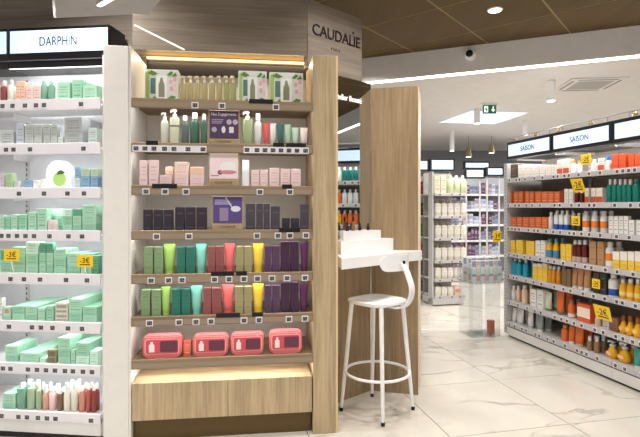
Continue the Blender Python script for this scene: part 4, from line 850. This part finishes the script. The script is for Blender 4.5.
# the part of the aisle shelf that only the mirror shows
for k, zc in enumerate(zG):
    random.seed(40 + k); s_ = 1.80
    pal = [('teal bottle', TEAL), ('white bottle', WBO), ('orange bottle', ORT), ('yellow bottle', YBO)]
    while s_ < 2.42:
        nm, m_ = pal[(k + int(s_ / .22)) % 4]
        o = bottle(FG, s_, .06, zc + .0225, .058, .17, .05, m_, 'square', WBO, .2); reg(o, nm + ' beyond the right frame edge', 'bottle', SHN_G[k] + ' aisle shelf', (s_, 0, 0)); s_ += .068
# yellow tags
def gtag(x0, x1, y0, y1, label, t=-.03, tilt=-.25, text='-2€'):
    a, b_ = FG.s_at(x0, t), FG.s_at(x1, t); z0, z1 = FG.z_at((x0 + x1) / 2, y1, t), FG.z_at((x0 + x1) / 2, y0, t)
    return discount(FG, (a + b_) / 2, t, z0, b_ - a, z1 - z0, text, label, tilt=tilt)
gtag(581, 591, 154, 164.5, 'small yellow discount tag among products of the top aisle shelf', .02, 0)
gtag(574, 586, 178, 192, 'tilted yellow discount tag hanging from the top aisle shelf', -.05, .35)
gtag(571.5, 580, 216, 225.5, 'small yellow discount tag before olive bottles on third aisle shelf', .02, 0)
gtag(592, 600, 279, 288.5, 'small yellow discount tag before dark cartons on fifth aisle shelf', .02, 0)
gtag(596, 612.5, 305, 320, 'large yellow discount tag hanging from the fifth aisle shelf', -.035, .25)
# lamp rail over the headers
lr = link('lamp_rail', None, None, (FG.x, FG.y, 0), FG.a); tag(lr, 'thin lamp rail with small brass spots above the aisle headers', 'lamp rail')
build('rail', MB().tube([(-.02, .06, 2.135), (2.4, .06, 2.135)], .006, 8), STEEL, lr)
for s_ in (.08, .42, .75, 1.15, 1.6): build('spot_head', MB().loft([(2.098, .02, .02), (2.12, .016, .016), (2.13, .008, .008)], 12, c=(s_, .06)), plain((170, 150, 100), .3, .6), lr, smooth=40)
for s_ in (.10, .62, .80, 1.33, 1.55, 2.05): build('stay', MB().tube([(s_, .06, 2.0785), (s_, .06, 2.133)], .004, 6), STEEL, lr)

# =================================================================== CLEAR STAND at the aisle end
ACR = acrylic()
LA = link('acrylic_stand', None, None, (FA.x, FA.y, 0), FA.a); tag(LA, 'clear acrylic bin stand at the end of the aisle shelving', 'display stand')
AW, AD = .33, .30
build('base', MB().box(0, AW, 0, AD, .001, .012), ACR, LA)
for nm, bb in (('side_panel', (0, .005, 0, AD)), ('side_panel', (AW - .005, AW, 0, AD)), ('front_panel', (.006, AW - .006, 0, .005)), ('divider', (AW * .36, AW * .36 + .004, .01, AD - .01))):
    build(nm, MB().box(*bb, .0125, .575), ACR, LA)
build('bin_floor', MB().box(-.02, AW + .02, -.03, AD, .576, .582), ACR, LA)
for bb in ((-.02, AW + .02, -.03, -.026), (-.02, -.016, -.025, AD), (AW + .016, AW + .02, -.025, AD)): build('bin_wall', MB().box(*bb, .5825, .74), ACR, LA)
PKS = [printed((226, 232, 236), (60, 90, 160), lines=((.72, .98), (.3, .4)), half=.5, strength=.8), printed((222, 226, 226), (190, 90, 60), lines=((.1, .35), (.8, .95)), half=.4, strength=.7)]
for j in range(3):
    for i in range(7):
        o = carton(FA, .015 + i * .050, .0 + j * .09 - .01, .5825, .047, .24 + .02 * (j > 0), .03, PKS[(i + j) % 2], name='product_pack')
        reg(o, 'blue and white pack ' + ('in front row', 'in middle row', 'in back row')[j], 'pack', 'acrylic bin stand', (i, 0, 0))
random.seed(3)
GRP = printed((150, 190, 130), (80, 110, 70)); RDP = printed((190, 80, 80), (240, 220, 210))
o = carton(FA, AW - .06, .06, .0125, .06, .15, .06, printed((196, 106, 76), (150, 70, 50))); reg(o, 'reddish brown carton', 'box', 'base of acrylic bin stand', (0, 0, 0))
tg_ = FA.w(.23, -.035)
discount(FA, .26, -.045, 1.02, .10, .115, '-3€', 'yellow discount tag beside the slotted upright of the aisle shelving', 0)
build('tag_pole', MB().tube([(.26, -.036, .76), (.26, -.036, 1.15)], .003, 6), STEEL, LA)
build('tag_arm', MB().tube([(.26, -.036, .76), (.26, -.024, .735)], .003, 6), STEEL, LA)

# =================================================================== FAR END SHELF
LE = link('end_cap_shelving', None, None, (FE.x, FE.y, 0), FE.a); tag(LE, 'white end shelving of pump bottles seen beyond the pillar', 'shelving')
EW, ED_ = .47, 1.0
zE = [FE.z_at(448, y, 0) for y in (193.5, 216, 238, 260.5, 279, 296)]
build('back_panel', MB().box(.02, EW, .36, .38, .0, 1.88), plain((146, 144, 142), .5), LE)
build('core', MB().box(.16, EW, .39, 1.5, .0, 1.86), GREYM, LE)
build('side_frame', MB().box(.0, .018, .02, .15, .0, 1.88), GREYM2, LE)
build('base_plate', MB().bbox(.0, EW, -.01, .36, .015, zE[5] - .028, .002), GREYM2, LE)
for k, z in enumerate(zE):
    sh = build('shelf', MB().bbox(.02, EW, .0, .355, z - .02, z, .002), GREYM2, LE)
    build('price_rail', MB().bbox(.02, EW + .02, -.014, -.001, z - .035, z + .006, .001), plain((196, 192, 198), .35), sh)
    for px in (440, 452, 460): link('price_tag', tag_me, sh, (FE.s_at(px, -.015), -.0152, z - .015))
    sd = build('side_shelf', MB().box(.0, .158, .39, 1.5, z - .02, z), GREYM2, LE)
CRM = plain((226, 220, 206), .35); capD = plain((150, 140, 124), .35)
for k, z in enumerate(zE):
    for i in range(5 if k < 5 else 3):
        px0 = 434.2 + i * 6.3; ht = [175.5, 199, 221, 243.5, 264, 284][k]
        if k == 0:
            it = C(px0, px0 + 5.9, ht, 'tall cream carton', printed((216, 214, 190), (120, 140, 90)), d=.06) if i < 2 else B(px0, px0 + 5.9, ht, 'pale green bottle', plain((204, 214, 176), .35), capW, style='square')
        else: it = B(px0, px0 + 5.9, ht, 'cream pump bottle with beige pump', CRM, capD, style='square', capf=.24, pump=True, label=(.3, .7, printed((236, 232, 224), (120, 110, 100), half=.2)))
        place_px(FE, z, SHN_D[k] + ' far end shelf', it, .02)
    if k == 5: place_px(FE, z, 'bottom far end shelf', C(454.5, 461.5, 286, 'carton with red flowers', printed((226, 206, 190), (200, 60, 40), lines=((.3, .7),), half=.4)), .02)
    # products along the aisle side
    cols_ = [((190, 60, 56), 'red pack'), ((70, 50, 44), 'dark bottle'), ((70, 140, 50), 'green pack'), ((196, 70, 60), 'red pack'), ((120, 110, 130), 'grey pack'), ((110, 100, 120), 'grey pack')][k]
    for j in range(4):
        o = link('product_pack', carton_mesh(.09, .06, .19 if k < 5 else .15, printed(cols_[0], (220, 210, 200))), None, FE.w(.07, .50 + j * .14, z + .0005), FE.a)
        reg(o, cols_[1] + ' on the aisle side', 'box', SHN_D[k] + ' far shelf', (j, 0, 0))

# far peg wall with packs
FP = Frame(2.35, 9.2, 12.73)
LP = link('peg_wall_shelving', None, None, (FP.x, FP.y, 0), FP.a); tag(LP, 'far shelving hung with small white and violet packs', 'shelving')
PW = 2.2
build('back_panel', MB().box(0, PW, .30, .33, 0, 1.95), plain((170, 172, 182), .5), LP)
build('base_plate', MB().bbox(0, PW, 0, .3, .02, .14, .003), GREYM2, LP)
zP = [1.62, 1.33, 1.05, .76, .47, .145]
PP = [((206, 212, 230), (70, 80, 150), 'pale blue pack'), ((104, 76, 104), (200, 180, 200), 'violet pack'), ((150, 156, 178), (60, 60, 90), 'grey blue pack'), ((196, 196, 206), (120, 80, 110), 'white pack')]
for k, z in enumerate(zP):
    sh = build('shelf', MB().bbox(0, PW, 0, .298, z - .02, z, .002), GREYM2, LP)
    build('price_rail', MB().bbox(0, PW, -.012, -.001, z - .03, z + .006, .001), RAILM, sh)
    random.seed(60 + k); s_ = .03; i = 0
    while s_ < 1.0:
        pc = PP[(k + (i // 3)) % 4] if random.random() < .8 else PP[random.randrange(4)]
        w = random.choice((.06, .07, .08)); h = random.uniform(.15, .23)
        o = carton(FP, s_ + w / 2, .02, z + .0005, w, h, .05, printed(pc[0], pc[1], lines=((.55, .85), (.2, .3)), half=.4), name='product_pack')
        reg(o, pc[2], 'pack', SHN_D[k] + ' shelf of far peg wall', (s_, 0, 0)); s_ += w + .006; i += 1
def far_header(x0, x1, y0, y1, d, label):
    X0, X1 = (x0 - CX) / F * d, (x1 - CX) / F * d; Z0, Z1 = H + (HY - y1) / F * d, H + (HY - y0) / F * d
    r = link('header_sign', None, None, ((X0 + X1) / 2, d, Z0), 0.06); tag(r, label, 'sign', 'lit header signs of the far shelves'); w = X1 - X0; h = Z1 - Z0
    build('box', MB().bbox(-w / 2, w / 2, 0, .08, 0, h, .003), BLACK, r); build('light_panel', MB().box(-w / 2 + .03, w / 2 - .03, -.005, -.001, .03, h - .03), emit((200, 228, 248), .72), r)
    for sx_ in (-w * .35, w * .35): build('post', MB().box(sx_ - .012, sx_ + .012, .085, .10, .02 - Z0 - .02, h * .8), GREYM, r)
far_header(418, 429, 159.5, 171, 8.6, 'lit pale header sign half hidden by the oak pillar')
far_header(430, 455, 158.5, 171, 8.55, 'lit pale header sign behind the end shelving')
far_header(464, 490, 161.5, 169, 10.2, 'small lit white header sign on the far wall shelving')
far_header(465, 485, 168.5, 178.5, 8.9, 'lit pale blue header sign above the violet packs')
far_header(486.2, 504, 167, 176, 8.85, 'lit pale blue header sign beside the aisle shelving end')

# =================================================================== CEILING THINGS
def on_ceiling(px, py, z=ZW): d = (z - H) * F / (HY - py); return ((px - CX) / F * d, d)
# skylight
q4 = [on_ceiling(440, 121.9), on_ceiling(471.6, 110.5), on_ceiling(527.5, 112.3), on_ceiling(495, 123.5)]
cx_, cy_ = sum(p[0] for p in q4) / 4, sum(p[1] for p in q4) / 4
r = link('skylight', None, None, (cx_, cy_, ZW)); tag(r, 'square pale blue skylight in the white ceiling', 'skylight')
build('frame', MB().prism([((x - cx_) * 1.05, (y - cy_) * 1.05) for x, y in q4], -.006, -.001), WHITEP, r)
build('pane', MB().prism([(x - cx_, y - cy_) for x, y in q4], -.012, -.0065), emit((206, 226, 250), .75), r)
area('skylight_light', (0, 0, -.02), .85, 1.5, color=(.70, .86, 1), parent=r, size_y=.85)
# cylinder lamps
def cyl(px, ytop, ybot, wpx, label, power, metal=WHITEP):
    x, y = on_ceiling(px, ytop); h = (ybot - ytop) / F * y; w = wpx / F * y
    r = link('cylinder_lamp', None, None, (x, y, ZW - h - .001)); tag(r, label, 'lamp', 'ceiling cylinder lamps')
    build('housing', MB().loft([(0, w / 2, w / 2), (h, w / 2, w / 2)], 20), metal, r, smooth=40)
    build('lens', MB().loft([(-.004, w * .38, w * .38), (-.0005, w * .42, w * .42)], 20), emit((255, 250, 240), 6.0), r)
    area('cylinder_light', (0, 0, -.012), w * .8, power, color=(1, .96, .9), parent=r)
cyl(551, 81, 101, 8.5, 'white cylinder ceiling lamp nearest, beside the air vent', 24)
cyl(477, 109, 123.5, 6, 'white cylinder ceiling lamp in front of the skylight', 22)
cyl(525, 121, 135, 5, 'white cylinder ceiling lamp above the first aisle header', 22)
cyl(452, 131, 151, 4.5, 'white cylinder ceiling lamp above the end shelving', 14)
brass = plain((150, 138, 100), .35, .5)
for n, (px, y0, y1) in enumerate(((468.5, 147, 157), (491.5, 143.5, 153))):
    d = 9.6; x = (px - CX) / F * d; z0 = H + (HY - y1) / F * d; z1 = H + (HY - y0) / F * d
    r = link('brass_pendant', None, None, (x, d, z0)); tag(r, ('brass cone pendant lamp, left of two in the far aisle', 'brass cone pendant lamp, right of two in the far aisle')[n], 'lamp', 'brass pendants')
    build('shade', MB().loft([(0, .065, .065), (.02, .062, .062), ((z1 - z0) * .8, .04, .04), (z1 - z0, .03, .03)], 16), brass, r, smooth=40)
    build('lens', MB().loft([(-.003, .045, .045), (-.0005, .05, .05)], 14), emit((255, 236, 200), 5), r)
    build('stem', MB().tube([(0, 0, z1 - z0), (0, 0, ZW - z0 - .001)], .005, 6), brass, r)
# rear ceiling lamps that light the far aisles
for n, (x, y) in enumerate(((4.6, 6.6), (4.4, 9.4), (.2, 8.4), (3.9, 4.6 + .9))):
    r = link('ceiling_downlight', None, None, (x, y, ZW - .004)); tag(r, 'round recessed downlight of the white ceiling outside the photograph', 'downlight', 'downlights outside the view')
    link('ring', dl_ring, r); link('lens', dl_lens, r); area('downlight_light', (0, 0, -.02), .1, 23, color=(1, .96, .9), parent=r)
# exit sign
x, y = on_ceiling(489.5, 103)
r = link('exit_sign', None, None, (x, y, ZW)); tag(r, 'green emergency exit sign with running figure and down arrow', 'sign')
k_ = y / F; w = 13.5 * k_; h = 8.6 * k_; z0 = -10.6 * k_
build('housing', MB().bbox(-w * .62, w * .62, -.02, .02, -2.0 * k_, -.001, .002), WHITEP, r)
build('panel', MB().bbox(-w / 2, w / 2, -.006, .006, z0, z0 + h, .001), emit((22, 96, 66), .35), r)
we = emit((236, 246, 240), .7)
build('door_symbol', MB().box(-w * .40, -w * .12, -.009, -.0065, z0 + h * .14, z0 + h * .86), we, r)
gm = plain((20, 90, 62), .5)
build('figure_symbol', MB().wallpoly([(-w * .30, z0 + h * .16), (-w * .27, z0 + h * .40), (-w * .35, z0 + h * .50), (-w * .32, z0 + h * .60), (-w * .26, z0 + h * .62), (-w * .20, z0 + h * .50), (-w * .16, z0 + h * .46), (-w * .21, z0 + h * .38), (-w * .18, z0 + h * .18), (-w * .24, z0 + h * .32)], -.0115, -.0095), gm, r)
build('head_symbol', MB().wallpoly([(-w * .25 + h * .06 * math.cos(a * .785), z0 + h * .72 + h * .06 * math.sin(a * .785)) for a in range(8)], -.0115, -.0095), gm, r)
build('arrow_symbol', MB().wallpoly([(w * .22, z0 + h * .85), (w * .30, z0 + h * .85), (w * .30, z0 + h * .48), (w * .40, z0 + h * .48), (w * .26, z0 + h * .16), (w * .12, z0 + h * .48), (w * .22, z0 + h * .48)], -.009, -.0065), we, r)
# security camera on the ceiling step
p = E0 + ED * 1.1025
rr = (470 - CX) / F; kk = (rr * E0.y - E0.x) / (ED.x - rr * ED.y); p = E0 + ED * kk; zc = H + (HY - 55) / F * p.y
r = link('security_camera', None, None, (p.x, p.y, zc), math.atan2(ED.y, ED.x)); tag(r, 'white dome security camera with black lens on the ceiling step', 'camera')
rot = (math.radians(90), 0, 0)
build('housing', MB().loft([(0, .058, .058), (.02, .06, .06), (.045, .054, .054), (.060, .040, .040)], 24), WHITEP, r, (0, -.001, 0), rot=rot, smooth=50)
build('lens', MB().loft([(.0602, .036, .036), (.070, .031, .031), (.077, .018, .018)], 20), BLACK, r, (0, -.001, 0), rot=rot, smooth=50)
# air vent cassette
v4 = [on_ceiling(555, 88), on_ceiling(580, 79), on_ceiling(622, 80), on_ceiling(603, 90)]
x, y = on_ceiling(589, 84)
r = link('air_vent', None, None, (x, y, ZW), math.radians(-6)); tag(r, 'square ceiling air vent with dark slots beside the cylinder lamp', 'vent')
build('plate', MB().bbox(-.29, .29, -.29, .29, -.014, -.001, .004), CEIL, r)
build('grille', MB().box(-.18, .18, -.18, .18, -.018, -.0145), plain((186, 182, 180), .5), r)
for bb in ((-.20, .20, .235, .25), (-.20, .20, -.25, -.235), (-.25, -.235, -.20, .20), (.235, .25, -.20, .20)): build('slot', MB().box(*bb, -.0165, -.0145), BLACK, r)
# lamp seen over the wood wall at upper left
d = 4.3; x = (103 - CX) / F * d
r = link('linear_lamp', None, None, (-1.64, 3.83, 2.984), math.radians(-41)); tag(r, 'short bright linear lamp on the pale ceiling at upper left', 'lamp')
build('housing', MB().bbox(-.12, .12, -.02, .02, -.02, -.0005, .002), WHITEP, r); build('diffuser', MB().box(-.115, .115, -.016, .016, -.024, -.0205), emit((255, 252, 246), 5), r)
area('linear_light', (0, 0, -.03), .22, 3, parent=r, size_y=.03)

# ------------------------------------------------------------------ labels of products
from collections import defaultdict
grp = defaultdict(list)
for o, desc, cat, place, key in PRODS: grp[(desc, cat, place)].append((key, o))
for (desc, cat, place), L in grp.items():
    L.sort(key=lambda e: e[0]); n = len(L)
    for i, (key, o) in enumerate(L):
        if n == 1: lb = '%s on %s' % (desc, place)
        else: lb = '%s, %s from left on %s' % (desc, ORD[i] if i < 20 else str(i + 1) + 'th', place)
        o['label'] = lb; o['category'] = cat
        if n > 1: o['group'] = '%s group on %s' % (desc, place)
